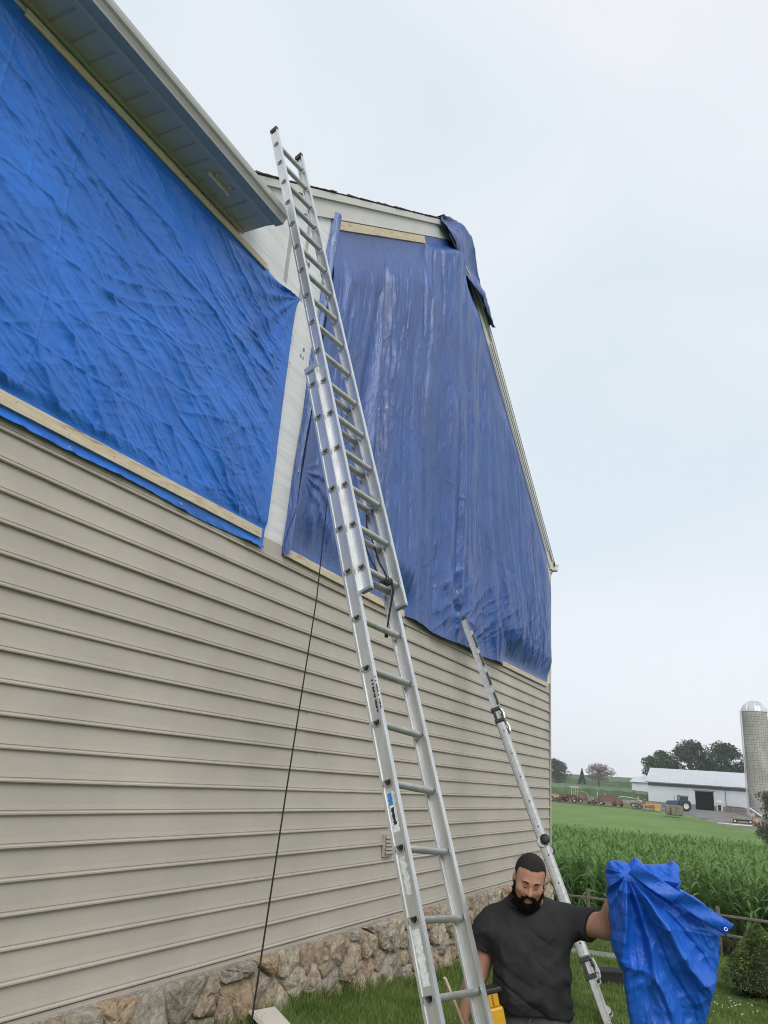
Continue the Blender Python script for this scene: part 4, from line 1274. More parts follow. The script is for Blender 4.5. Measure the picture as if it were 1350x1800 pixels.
# hands
def hand(S, w, d, side, curl):
    """w wrist, d hand direction, side = direction to the thumb, curl = palm normal (fingers bend to it)"""
    w = np.array(w, float); d = np.array(d, float); d /= np.linalg.norm(d)
    side = np.array(side, float); side -= d * (side @ d); side /= np.linalg.norm(side)
    pn = np.cross(d, side); pn = pn if pn @ np.array(curl) > 0 else -pn
    for j, o_ in enumerate((-0.030, -0.010, 0.010, 0.028)):
        S.cap(w + d * 0.005 + side * o_ * 0.6, w + d * 0.085 + side * o_, 0.016, 0.0125, 0.012)
        Ls = (0.030, 0.036, 0.038, 0.034)[j]
        k0 = w + d * 0.085 + side * o_
        k1 = k0 + (d * 0.55 + pn * 0.83) * Ls
        k2 = k1 + (d * -0.45 + pn * 0.89) * Ls * 0.75
        k3 = k2 + (d * -0.9 + pn * 0.2) * Ls * 0.55
        S.cap(k0, k1, 0.0105, 0.0098, 0.004); S.cap(k1, k2, 0.0098, 0.009, 0.003); S.cap(k2, k3, 0.009, 0.008, 0.003)
    t0 = w + d * 0.03 + side * 0.028
    t1 = t0 + (d * 0.6 + side * 0.6 + pn * 0.5) * 0.036
    t2 = t1 + (d * 0.75 - side * 0.2 + pn * 0.6) * 0.032
    S.cap(w + d * 0.01 + side * 0.015, t0, 0.016, 0.014, 0.01); S.cap(t0, t1, 0.0125, 0.0115, 0.005); S.cap(t1, t2, 0.0115, 0.009, 0.004)
hR_d = np.array((-0.06, -0.30, -0.95))
hand(S, wR, hR_d, (0.15, -0.95, 0.3), (1, 0, 0))
hand(S, wL, (0.15, -0.35, 0.92), (-0.9, -0.2, 0.1), (0.3, -0.9, -0.2))
# legs
kneeL, kneeR = f3(0.12, 0.06, 0.50), f3(-0.13, 0.16, 0.52)
ankL, ankR = f3(0.13, -0.06, 0.09), f3(-0.14, 0.08, 0.09)
for hx_, kn, an in ((0.09, kneeL, ankL), (-0.09, kneeR, ankR)):
    S.cap(f3(hx_, -0.02, 0.88), kn, 0.098, 0.066, 0.03)
    mid = np.array(kn) * 0.62 + np.array(an) * 0.38; mid = mid + np.array((0, 0.02, 0))
    S.cap(kn, mid, 0.062, 0.056, 0.02); S.cap(mid, an, 0.054, 0.036, 0.02)
    S.cap(an, np.array(an) + np.array((0, -0.13, -0.05)), 0.036, 0.030, 0.02)
link('body', S.mesh('body'), skin, man, True)
def fuzz(me, k, ln, wd, jit, seed):
    """short hairs standing on a surface, joined to it"""
    r = np.random.default_rng(seed)
    V = np.empty(len(me.vertices) * 3, np.float32); me.vertices.foreach_get('co', V); V = V.reshape(-1, 3).astype(float)
    Nn = np.empty(len(me.vertices) * 3, np.float32); me.vertex_normals.foreach_get('vector', Nn); Nn = Nn.reshape(-1, 3).astype(float)
    Fq = np.empty(len(me.polygons) * 4, np.int32); me.loops.foreach_get('vertex_index', Fq); Fq = Fq.reshape(-1, 4)
    i = r.integers(0, len(V), k)
    P0 = V[i] + r.normal(0, 0.002, (k, 3)); d = Nn[i] + r.normal(0, jit, (k, 3)) + np.array((0, 0, -0.35)); d /= np.linalg.norm(d, axis=1)[:, None]
    s = np.cross(d, r.normal(0, 1, (k, 3))); s /= np.linalg.norm(s, axis=1)[:, None]
    L = ln * r.uniform(0.5, 1.3, (k, 1))
    H = np.stack([P0 - s * wd, P0 + s * wd, P0 + d * L + s * wd * 0.2, P0 + d * L - s * wd * 0.2], 1).reshape(-1, 3)
    return npmesh(me.name, np.concatenate([V, H]), np.concatenate([Fq, np.arange(k * 4).reshape(-1, 4) + len(V)]))
def clip_sdf(S, fn):
    S.D = np.maximum(S.D, fn(S.grid()))
# hair: close crop, straight hairline, faded sides
H = SDF(hc - 0.17, hc + 0.17, 0.0045)
Scaled(H).ell(hp(0, -0.012, 0.036), (0.0855, 0.0995, 0.0915), 0.0, R=RH)
Scaled(H).ell(hp(0, 0.030, -0.010), (0.0765, 0.0650, 0.080), 0.015, R=RH)
def hairline(P):
    q = (P - hc) @ RH / HK
    x_, fr, z_ = q[..., 0], -q[..., 1], q[..., 2]
    zl = np.where(fr > 0.052, 0.084, np.where(fr > 0.022, 0.084 - (0.052 - fr) / 0.030 * 0.015, np.where(fr > 0.006, -0.030, np.where(fr > -0.03, 0.022, -0.055))))
    return zl - z_
clip_sdf(H, hairline)
link('hair', fuzz(H.mesh('hair', 1), 5000, 0.0035, 0.0009, 0.5, 5), hair_m, man, True)
B_ = SDF(hc - 0.22, hc + 0.20, 0.0045)
for sg in (-1, 1):
    Scaled(B_).cap(hp(sg * 0.080, 0.014, -0.025), hp(sg * 0.074, 0.028, -0.075), 0.006, 0.010, 0.01)
    Scaled(B_).cap(hp(sg * 0.074, 0.028, -0.075), hp(sg * 0.048, 0.058, -0.112), 0.011, 0.021, 0.015)
    Scaled(B_).cap(hp(sg * 0.048, 0.058, -0.112), hp(0, 0.078, -0.124), 0.021, 0.028, 0.02)
    Scaled(B_).cap(hp(sg * 0.005, 0.102, -0.054), hp(sg * 0.030, 0.090, -0.068), 0.006, 0.006, 0.004)
    Scaled(B_).cap(hp(sg * 0.030, 0.090, -0.068), hp(sg * 0.036, 0.078, -0.100), 0.006, 0.012, 0.006)
Scaled(B_).ell(hp(0, 0.058, -0.142), (0.050, 0.038, 0.026), 0.02, R=RH)
link('beard', fuzz(B_.mesh('beard', 1), 6000, 0.009, 0.0011, 0.7, 6), beard_m, man, True)
for sg in (-1, 1):
    e_ = SDF(hc - 0.16, hc + 0.16, 0.0032)
    Scaled(e_).cap(hp(sg * 0.016, 0.0945, 0.022), hp(sg * 0.034, 0.0925, 0.027), 0.0042, 0.0048, 0.003)
    Scaled(e_).cap(hp(sg * 0.034, 0.0925, 0.027), hp(sg * 0.050, 0.0785, 0.020), 0.0048, 0.003, 0.003)
    link('eyebrow', e_.mesh('eyebrow', 1), hair_m, man, True)
    MB().tube([hp(sg * 0.018, 0.0860, -0.007), hp(sg * 0.026, 0.0885, -0.0095), hp(sg * 0.036, 0.0875, -0.0095), hp(sg * 0.045, 0.0815, -0.006)], [0.0010, 0.0020, 0.0020, 0.0010], 6).obj('eyelash', hair_m, man, smooth=True)
lp_m = M('lips', (0.36, 0.14, 0.11), 0.45, var=0.08, vscale=60)
L_ = SDF(hc - 0.16, hc + 0.16, 0.0035)
Scaled(L_).cap(hp(-0.019, 0.094, -0.0665), hp(0, 0.1005, -0.0635), 0.004, 0.0055, 0.003); Scaled(L_).cap(hp(0.019, 0.094, -0.0665), hp(0, 0.1005, -0.0635), 0.004, 0.0055, 0.003)
Scaled(L_).cap(hp(-0.016, 0.093, -0.0780), hp(0.016, 0.093, -0.0780), 0.0065, 0.0065, 0.001)
link('lips', L_.mesh('lips', 1), lp_m, man, True)
MB().tube([hp(-0.015, 0.0965, -0.0712), hp(0.015, 0.0965, -0.0712)], 0.0022, 6).obj('teeth', M('teeth', (0.6, 0.55, 0.48), 0.3), man)
# t-shirt with soft folds
T = SDF((-0.42, -0.34, 0.86), (0.48, 0.30, 1.62), 0.0072)
T.cap(f3(-0.145, 0.0, 1.325), f3(0.145, 0.0, 1.355), 0.080, 0.080, 0.06)
T.cap(hp(0, -0.05, -0.19), f3(0, 0.02, 1.33), 0.074, 0.10, 0.07)
T.cap(f3(-0.05, 0.02, 1.40), f3(-0.19, 0.0, 1.335), 0.05, 0.07, 0.05); T.cap(f3(0.05, 0.02, 1.41), f3(0.19, 0.0, 1.37), 0.05, 0.07, 0.05)
T.ell(f3(-0.005, 0.035, 1.27), (0.205, 0.155, 0.20), 0.06)
T.ell(f3(-0.010, 0.045, 1.10), (0.195, 0.165, 0.20), 0.06)
T.cap(f3(-0.07, 0.015, 0.985), f3(0.07, 0.015, 0.985), 0.135, 0.130, 0.05)
T.cap(f3(-0.185, 0.0, 1.335), f3(-0.246, 0.0, 1.205), 0.074, 0.080, 0.035)
T.cap(f3(0.175, 0.0, 1.37), f3(0.285, 0.080, 1.375), 0.076, 0.082, 0.035)
G_ = T.grid()
fold = (fbm(G_[..., 0] * 6 + G_[..., 2] * 3.5, G_[..., 2] * 7 - G_[..., 0] * 4 + G_[..., 1] * 3, 33, 3) - 0.5) * 0.018
fold += (ridge(G_[..., 0] * 5 + G_[..., 2] * 9, G_[..., 1] * 4 + G_[..., 0] * 3, 44, 2, 4.0) - 0.2) * 0.024
fold -= (ridge(G_[..., 0] * 3 - G_[..., 2] * 6, G_[..., 2] * 2 + G_[..., 0] * 5, 46, 2, 4.0) - 0.2) * 0.022
T.D = T.D + fold * (1 - sstep(1.30, 1.44, G_[..., 2] - MZ))
x_, fr, z_ = G_[..., 0], -G_[..., 1], G_[..., 2] - MZ
clipz = 0.955 + 0.02 * np.cos(x_ * 9) - z_
T.D = np.maximum(T.D, clipz)
# sleeve ends and neckline
sl_d = np.array((-0.058, 0, -0.170)); sl_d /= np.linalg.norm(sl_d)
pR = (x_ + 0.240) * sl_d[0] + (z_ - 1.205) * sl_d[2]
T.D = np.where(x_ < -0.14, np.maximum(T.D, np.where(z_ < 1.36, np.where(x_ < -0.195, pR, -1), -1)), T.D)
sd = np.array((0.105, 0.085, -0.025)); sd /= np.linalg.norm(sd)
pL = (x_ - 0.292) * sd[0] + (fr - 0.092) * sd[1] + (z_ - 1.383) * sd[2]
T.D = np.where(x_ > 0.16, np.maximum(T.D, pL), T.D)
nk = hp(0, -0.02, -0.125)
dn = np.linalg.norm((G_ - nk) / np.array((0.088, 0.088, 0.075)), axis=-1)
T.D = np.maximum(T.D, (1 - dn) * 0.07)
link('t_shirt', T.mesh('t_shirt', 2), shirt_m, man, True)
# crew neck rib
MB().tube([nk + np.array((0.079 * math.cos(a), 0.010 + 0.074 * math.sin(a), -0.038 + 0.022 * math.sin(a))) for a in np.linspace(0, 2 * math.pi, 25)], 0.008, 6, cap=False).obj('neck_rib', shirt_m, man, smooth=True)
# shorts
Q = SDF((-0.30, -0.34, 0.40), (0.30, 0.26, 1.06), 0.0085)
Q.cap(f3(-0.06, 0.0, 0.955), f3(0.06, 0.0, 0.955), 0.138, 0.138, 0.05)
Q.cap(f3(-0.05, -0.02, 0.86), f3(0.05, -0.02, 0.86), 0.152, 0.152, 0.05)
kl = np.array(kneeL); kr = np.array(kneeR)
Q.cap(f3(0.085, -0.01, 0.86), kl * 0.9 + np.array(f3(0.085, -0.01, 0.86)) * 0.1, 0.118, 0.102, 0.04)
Q.cap(f3(-0.085, 0.0, 0.86), kr * 0.9 + np.array(f3(-0.085, 0.0, 0.86)) * 0.1, 0.118, 0.102, 0.04)
G_ = Q.grid()
Q.D = Q.D + (fbm(G_[..., 0] * 7 + G_[..., 2] * 4, G_[..., 2] * 9 + G_[..., 1] * 4 - G_[..., 0] * 5, 63, 3) - 0.5) * 0.034
Q.D = np.maximum(Q.D, 0.53 + MZ - G_[..., 2]); Q.D = np.maximum(Q.D, G_[..., 2] - MZ - 1.02)
link('shorts', Q.mesh('shorts', 2), short_m, man, True)
MB().tube([f3(0.0, 0.155, 0.975), f3(-0.012, 0.172, 0.955), f3(-0.004, 0.178, 0.935)], 0.004, 6).obj('drawstring', short_m, man)
# shoes
for an, nm in ((ankL, 'shoe'), (ankR, 'shoe')):
    W_ = SDF(np.array(an) + (-0.10, -0.26, -0.13), np.array(an) + (0.10, 0.14, 0.10), 0.008)
    a = np.array(an)
    W_.cap(a + (0, 0.02, -0.04), a + (0, -0.15, -0.055), 0.050, 0.045, 0.02)
    W_.cap(a + (0, 0.01, -0.03), a + (0, 0.0, 0.02), 0.05, 0.048, 0.02)
    W_.D = np.maximum(W_.D, (a[2] - 0.088) - W_.grid()[..., 2])
    link(nm, W_.mesh('shoe', 1), M('work_shoe', (0.05, 0.04, 0.03), 0.7), man, True)

# ---- things he carries: they use his frame but stand on their own
MW = Matrix.Translation(man.location) @ Matrix.Rotation(man.rotation_euler.z, 4, 'Z')
def carry(name):
    o = empty(name); o.matrix_world = MW; return o
# yellow-black cordless driver hanging at his right hip
drill = carry('cordless_driver')
tag(drill, 'yellow and black cordless driver hanging at the man\'s right hip', 'power tool')
yel = M('tool_yellow', (0.62, 0.33, 0.01), 0.4, var=0.06, vscale=20)
blk = M('tool_black', (0.015, 0.015, 0.016), 0.5)
dm = Matrix.Translation(Vector(f3(-0.176, 0.200, 0.985))) @ Matrix.Rotation(rad(-14), 4, 'Y') @ Matrix.Rotation(rad(20), 4, 'Z') @ Matrix.Scale(1.22, 4)
def dbox(lo, hi, name, mat, bev=0.006, parent=drill):
    mb = MB().bbox(lo, hi)
    mb.v = [tuple(dm @ Vector(p)) for p in mb.v]
    return mb.obj(name, mat, parent, bevel=bev)
# pistol hung muzzle-down: motor housing below, grip behind, battery at the top
dbox((-0.022, -0.03, 0.020), (0.022, 0.03, 0.066), 'grip', yel)
dbox((-0.033, -0.036, -0.062), (0.033, 0.036, 0.020), 'motor_housing', yel, 0.012)
dbox((-0.034, -0.037, -0.030), (-0.030, 0.037, -0.010), 'vent_band', blk, 0.001)
dbox((-0.026, -0.028, -0.090), (0.026, 0.028, -0.062), 'gearbox', blk, 0.008)
mb = MB().tube([dm @ Vector((0, 0, -0.09)), dm @ Vector((0, 0, -0.125)), dm @ Vector((0, 0, -0.14))], [0.019, 0.016, 0.006], 12)
mb.obj('chuck', blk, drill)
dbox((-0.045, -0.038, 0.066), (0.040, 0.038, 0.085), 'battery', blk, 0.006)
mt_ = text_mesh('DEWALT', 0.021)
o = link('lettering', mt_, blk, drill)
o.matrix_local = dm @ Matrix.Translation(Vector((-0.007, -0.0312, 0.062))) @ Matrix.Rotation(rad(90), 4, 'X') @ Matrix.Rotation(rad(-90), 4, 'Z') @ Matrix.Scale(0.55, 4)
# pale wood stick in his right hand
st = np.array(wR) + hR_d * 0.08 + np.array((0.02, -0.02, 0))
top_ = np.array(f3(-0.408, 0.27, 1.115))
o = MB().box((0, 0, 0), (0.009, 0.006, 0.26)).obj('wood_stick', M('pale_wood', (0.62, 0.50, 0.36), 0.7, var=0.15, vscale=12, stretch=(8, 8, 1)), None, bevel=0.001)
dv = Vector(top_ - st).normalized()
o.matrix_world = MW @ (Matrix.Translation(Vector(top_) - dv * 0.26) @ dv.to_track_quat('Z', 'Y').to_matrix().to_4x4())
tag(o, 'thin pale wood stick in the man\'s right hand', 'stick')

# ---- the blue tarp bundled over his left hand
def tarp_mat_t(*a, **k):
    m = tarp_mat(*a, **k); n = m.node_tree.nodes; l = m.node_tree.links
    tr = n.new('ShaderNodeBsdfTranslucent'); tr.inputs['Color'].default_value = (0.02, 0.17, 0.75, 1)
    ms = n.new('ShaderNodeMixShader'); ms.inputs[0].default_value = 0.14
    l.new(n['Principled BSDF'].outputs[0], ms.inputs[1]); l.new(tr.outputs[0], ms.inputs[2]); l.new(ms.outputs[0], n['Material Output'].inputs['Surface'])
    return m
tb = carry('tarp_bundle')
tag(tb, 'crumpled bright blue tarp hanging from the man\'s raised hand', 'tarp', 'blue tarps')
blue2 = tarp_mat_t('blue_tarp_loose', (0.014, 0.13, 0.62), 0.42, spec=0.45, fine=0.45, stretch=(1.5, 1.5, 0.9), crease=7)
Hx, Hz = 0.425, 1.655                    # gathered at the hand
# outline in his frame (x right, z up), star-shaped about the hand
OUTL = [(0.338, 1.655), (0.352, 1.694), (0.372, 1.700), (0.412, 1.700), (0.442, 1.692), (0.470, 1.722), (0.486, 1.716), (0.508, 1.694), (0.560, 1.697), (0.612, 1.706), (0.640, 1.722), (0.668, 1.700), (0.662, 1.665), (0.642, 1.628),
        (0.660, 1.608), (0.70, 1.588), (0.78, 1.540), (0.846, 1.497), (0.836, 1.46), (0.826, 1.42), (0.818, 1.36), (0.806, 1.29), (0.772, 1.19), (0.738, 1.07), (0.715, 0.85), (0.70, 0.42), (0.60, 0.36), (0.455, 0.42),
        (0.445, 0.80), (0.430, 1.05), (0.415, 1.15), (0.405, 1.24), (0.375, 1.30), (0.352, 1.37), (0.360, 1.41), (0.350, 1.50), (0.344, 1.60)]
Cx, Cz = 0.55, 1.45                      # outline is star-shaped about this point
oa = np.array([math.atan2(z - Cz, x - Cx) for x, z in OUTL]); orr = np.array([math.hypot(x - Cx, z - Cz) for x, z in OUTL])
od = np.argsort(oa); oa, orr = oa[od], orr[od]
nphi, nr = 420, 110
pol = np.linspace(-np.pi, np.pi, nphi, endpoint=False)[:, None]; rr = np.linspace(0.0, 1, nr)[None, :]
Rmax = np.interp(pol, np.concatenate([oa[-1:] - 2 * np.pi, oa, oa[:1] + 2 * np.pi]), np.concatenate([orr[-1:], orr, orr[:1]]))
X = Cx + rr * Rmax * np.cos(pol); Z = Cz + rr * Rmax * np.sin(pol)
# folds fan out from the gathered hand
dX, dZ = X - Hx, Z - Hz
rad_ = np.hypot(dX, dZ); phi = np.arctan2(dZ, dX); phi = np.where(phi > 1.9, phi - 2 * np.pi, phi)
env = sstep(0.0, 0.14, rad_)
wph = phi + 0.22 * (fbm(X * 3 + 3, Z * 3, 71) - 0.5)
def tri(a): return 2 * np.abs(2 * ((a / (2 * np.pi)) % 1) - 1) - 1
below = 1 - sstep(-0.15, 0.10, phi)
dep = below * env * (0.050 * tri(wph * 7.5 + 0.6) + 0.026 * tri(wph * 16 + 1.1 + 2 * rad_) + 0.010 * tri(wph * 31 + 5 * rad_))
dep = dep + 0.055 * env * (ridge(X * 3.4 + Z * 1.3, Z * 2.4 - X * 1.5, 77, 3, 2.6) - 0.3) + 0.024 * (ridge(X * 7 + Z * 3, Z * 6, 79, 2, 3.5) - 0.2)
top = sstep(1.60, 1.66, Z)
dep = dep + top * 0.045 * (ridge(X * 9 + 1, Z * 11 + X * 3, 83, 2, 1.2) - 0.45)
prof_ = np.sqrt(np.clip(1 - rr ** 2, 0, 1)) + 0 * pol
belly = 0.11 * prof_
front = 0.345 + belly + dep * (0.30 + 0.70 * np.minimum(1, prof_ * 1.6))
faces_ = gridfaces(nphi, nr, True)
V = np.stack([X, -front, Z + MZ], -1).reshape(-1, 3)
o = link('sheet', npmesh('sheet', V, faces_), blue2, tb, True)
md = o.modifiers.new('thickness', 'SOLIDIFY'); md.thickness = 0.0014
# back layer of the bundle, meeting the front along the outline
front2 = 0.345 - 0.10 * prof_ + 0.5 * dep * prof_ + (0.30 * dep) * (1 - prof_)
V = np.stack([X, -front2, Z + MZ], -1).reshape(-1, 3)
o = link('back_sheet', npmesh('back_sheet', V, faces_[:, ::-1]), blue2, tb, True)
# hemmed border strip running down to the free corner
n1, n2 = 90, 10
t = np.linspace(0, 1, n1)[:, None]; w_ = np.linspace(0, 1, n2)[None, :]
cxp = np.interp(t, [0, 0.5, 0.55, 1], [0.455, 0.645, 0.655, 0.862]); czp = np.interp(t, [0, 0.5, 0.55, 1], [1.712, 1.606, 1.612, 1.497])
X = cxp - 0.030 * w_ + 0 * t; Z = czp - 0.052 * w_
front = 0.500 + 0.02 * np.sin(t * 5.0 + 0.6) - 0.07 * sstep(0.55, 1.0, t) - 0.03 * sstep(0.2, 0, t) + 0.012 * np.sin(w_ * 3 + t * 14) + 0.03 * (t > 0.525) + 0.02 * sstep(0.9, 1, t)
V = np.stack([X, -front, Z + MZ], -1).reshape(-1, 3)
hem = link('hem_strip', npmesh('hem_strip', V, gridfaces(n1, n2)[:, ::-1]), blue2, tb, True)
md = hem.modifiers.new('thickness', 'SOLIDIFY'); md.thickness = 0.004
ring(f3(0.826, 0.485, 1.476), 0.004, 0.009, (0.2, -1, 0.3), tb)
# ------------------------------------------------------------------ lawn, plants, small things in the yard
def leaf_m(name, c0, c1, rough=0.55, trans=0.25, rnd=0.10, vs=3.0, stretch=None):
    m = bpy.data.materials.new(name); m.use_nodes = True
    n = m.node_tree.nodes; l = m.node_tree.links
    b = n['Principled BSDF']; b.inputs['Roughness'].default_value = rough; b.inputs['Specular IOR Level'].default_value = 0.35
    t = n.new('ShaderNodeTexCoord'); mpp = n.new('ShaderNodeMapping')
    if stretch: mpp.inputs['Scale'].default_value = stretch
    l.new(t.outputs['Object'], mpp.inputs['Vector'])
    q = n.new('ShaderNodeTexNoise'); q.inputs['Scale'].default_value = vs; q.inputs['Detail'].default_value = 5; q.inputs['Roughness'].default_value = 0.7
    l.new(mpp.outputs['Vector'], q.inputs['Vector'])
    r_ = n.new('ShaderNodeValToRGB')
    r_.color_ramp.elements[0].position = 0.30; r_.color_ramp.elements[0].color = (*c0, 1)
    r_.color_ramp.elements[1].position = 0.70; r_.color_ramp.elements[1].color = (*c1, 1)
    l.new(q.outputs['Fac'], r_.inputs['Fac'])
    oi = n.new('ShaderNodeObjectInfo'); mr = n.new('ShaderNodeMapRange')
    mr.inputs['To Min'].default_value = 1 - rnd; mr.inputs['To Max'].default_value = 1 + rnd
    l.new(oi.outputs['Random'], mr.inputs['Value'])
    hs = n.new('ShaderNodeHueSaturation'); l.new(mr.outputs['Result'], hs.inputs['Value']); l.new(r_.outputs['Color'], hs.inputs['Color'])
    l.new(hs.outputs['Color'], b.inputs['Base Color'])
    tr = n.new('ShaderNodeBsdfTranslucent'); l.new(hs.outputs['Color'], tr.inputs['Color'])
    mx_ = n.new('ShaderNodeMixShader'); mx_.inputs[0].default_value = trans
    l.new(b.outputs[0], mx_.inputs[1]); l.new(tr.outputs[0], mx_.inputs[2])
    l.new(mx_.outputs[0], n['Material Output'].inputs['Surface'])
    return m
grass_m = leaf_m('grass_blades', (0.07, 0.13, 0.02), (0.21, 0.265, 0.07), vs=2.2)
def blades(P, hgt, wid, bend):
    """P (n,2) roots -> verts, tris: five-vertex bent blades"""
    N_ = len(P)
    z = ground(P[:, 0], P[:, 1])
    a = rng.uniform(0, 2 * np.pi, N_); l_ = rng.uniform(0, 2 * np.pi, N_)
    h = hgt * rng.uniform(0.55, 1.25, N_); w = wid * rng.uniform(0.7, 1.3, N_); bd = bend * rng.uniform(0.2, 1.2, N_)
    sx_, sy_ = np.cos(a) * w, np.sin(a) * w
    lx_, ly_ = np.cos(l_) * bd * h, np.sin(l_) * bd * h
    def pt(s, f, k): return np.stack([P[:, 0] + s * sx_ * k + lx_ * f * f, P[:, 1] + s * sy_ * k + ly_ * f * f, z + h * f * (1 - 0.25 * bd * f) - 0.006], -1)
    V = np.stack([pt(-1, 0, 1), pt(1, 0, 1), pt(-1, 0.55, 0.8), pt(1, 0.55, 0.8), pt(0, 1, 0)], 1)
    i = np.arange(N_)[:, None] * 5
    T = np.concatenate([i + [0, 1, 3], i + [0, 3, 2], i + [2, 3, 4]], 1).reshape(-1, 3)
    return V.reshape(-1, 3), T
def scatter(x0, x1, y0, y1, dens):
    k = int((x1 - x0) * (y1 - y0) * dens)
    return np.stack([rng.uniform(x0, x1, k), rng.uniform(y0, y1, k)], -1)
parts = []
for (x0, x1, y0, y1, dn, hg, wd, bn) in ((4.4, 8.6, 2.2, 3.93, 4200, 0.075, 0.0026, 0.7), (8.6, 15.4, 2.6, 3.93, 1700, 0.075, 0.0032, 0.7), (3.6, 6.6, 0.2, 2.2, 2300, 0.06, 0.0026, 0.7),
                                         (6.6, 9.5, -0.8, 2.6, 2600, 0.06, 0.003, 0.8), (9.5, 13.5, -1.6, 2.6, 1500, 0.06, 0.0038, 0.8), (13.5, 17.6, -2.5, 6.0, 650, 0.07, 0.005, 0.8), (2.2, 4.4, 2.0, 3.93, 1500, 0.07, 0.003, 0.7), (15.6, 17.6, 4.0, 6.0, 400, 0.1, 0.005, 0.8)):
    Pp = scatter(x0, x1, y0, y1, dn)
    keep = fbm(Pp[:, 0] * 1.6, Pp[:, 1] * 1.6, 55) > 0.30
    inpath = (np.abs(Pp[:, 0] - (13.9 - 0.12 * (Pp[:, 1] - 2.3))) < 0.42) & (Pp[:, 1] > 1.45)
    Pp = Pp[keep & ~inpath]
    parts.append(blades(Pp, hg, wd, bn))
# taller unmown tufts against the stones
Pp = np.stack([rng.uniform(4.5, 14, 5200), 3.93 - np.abs(rng.normal(0, 0.07, 5200))], -1)
parts.append(blades(Pp, 0.15, 0.003, 0.5))
o_ = 0; VV = []; TT = []
for v_, t_ in parts:
    VV.append(v_); TT.append(t_ + o_); o_ += len(v_)
g = link('grass', npmesh('grass', np.concatenate(VV), np.concatenate(TT)), grass_m)
tag(g, 'mown green grass of the lawn beside the house', 'grass', kind='stuff')
# white clover heads
cl = scatter(7.2, 11.5, -0.4, 2.2, 36)
cl = cl[fbm(cl[:, 0] * 0.9, cl[:, 1] * 0.9, 66) > 0.52]
mb = MB()
for x, y in cl:
    z = float(ground(x, y)) + random.uniform(0.05, 0.08)
    r_ = random.uniform(0.007, 0.012)
    mb.add([(x + r_, y, z), (x - r_, y, z), (x, y + r_, z), (x, y - r_, z), (x, y, z + r_), (x, y, z - r_)], [(0, 2, 4), (2, 1, 4), (1, 3, 4), (3, 0, 4), (2, 0, 5), (1, 2, 5), (3, 1, 5), (0, 3, 5)])
g = mb.obj('clover_flowers', M('clover_white', (0.62, 0.60, 0.48), 0.8))
tag(g, 'white clover flowers dotted over the lawn', 'clover', kind='stuff')

# ---- clipped conical dwarf spruce
def leafcloud(C, Nrm, size, asp=0.4, droop=0.0, jit=0.6):
    """C (n,3) centres, Nrm (n,3) main outward direction; one diamond-shaped leaf quad each"""
    k = len(C)
    d = Nrm + rng.normal(0, jit, (k, 3)); d[:, 2] -= droop
    d /= np.linalg.norm(d, axis=1)[:, None] + 1e-9
    s = np.cross(d, rng.normal(0, 1, (k, 3))); s /= np.linalg.norm(s, axis=1)[:, None] + 1e-9
    L_ = size * rng.uniform(0.6, 1.3, (k, 1))
    V = np.stack([C - d * L_ * 0.5, C + s * L_ * asp * 0.5, C + d * L_ * 0.5, C - s * L_ * asp * 0.5], 1).reshape(-1, 3)
    return V, (np.arange(k)[:, None] * 4 + np.arange(4))
def bush(loc, h, r, name, label, cat, c0, c1, nl, leaf, power=1.0):
    t = empty(name, loc)
    tag(t, label, cat)
    v_ = rng.uniform(0, 1, nl) ** 0.8; a = rng.uniform(0, 2 * np.pi, nl)
    lum = fbm(a * 3 / 6.28 * 4, v_ * 5, 17) - 0.5
    prof = r * ((1 - v_) ** power) * (0.55 + 0.45 * sstep(0, 0.14, v_)) * (1 + 0.25 * lum)
    dep = 1 - 0.35 * rng.uniform(0, 1, nl) ** 2
    C = np.stack([np.cos(a) * prof * dep, np.sin(a) * prof * dep, 0.05 + v_ * (h - 0.05)], -1)
    Nn = np.stack([np.cos(a), np.sin(a), 0.55 + 0 * a], -1)
    V, Fq = leafcloud(C, Nn, leaf, 0.35, 0, 0.5)
    link('foliage', npmesh('foliage', V, Fq), leaf_m(name + '_leaf', c0, c1, vs=8, trans=0.12), t)
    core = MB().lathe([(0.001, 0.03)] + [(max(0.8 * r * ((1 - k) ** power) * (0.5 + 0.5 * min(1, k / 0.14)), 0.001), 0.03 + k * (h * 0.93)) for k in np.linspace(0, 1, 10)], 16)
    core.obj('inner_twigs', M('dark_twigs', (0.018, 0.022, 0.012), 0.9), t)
    MB().tube([(0, 0, -0.05), (0.01, 0, 0.12)], [0.03, 0.025], 7).obj('stem', M('bark', (0.09, 0.07, 0.055), 0.9, var=0.3, vscale=20, bump=0.8, bscale=40), t)
    return t
bx_, by_ = 12.2, 0.40
bush((bx_, by_, float(ground(bx_, by_))), 0.84, 0.52, 'dwarf_spruce', 'small cone-shaped evergreen shrub on the lawn at the right edge', 'shrub', (0.07, 0.115, 0.034), (0.25, 0.32, 0.105), 15000, 0.036, 0.72)

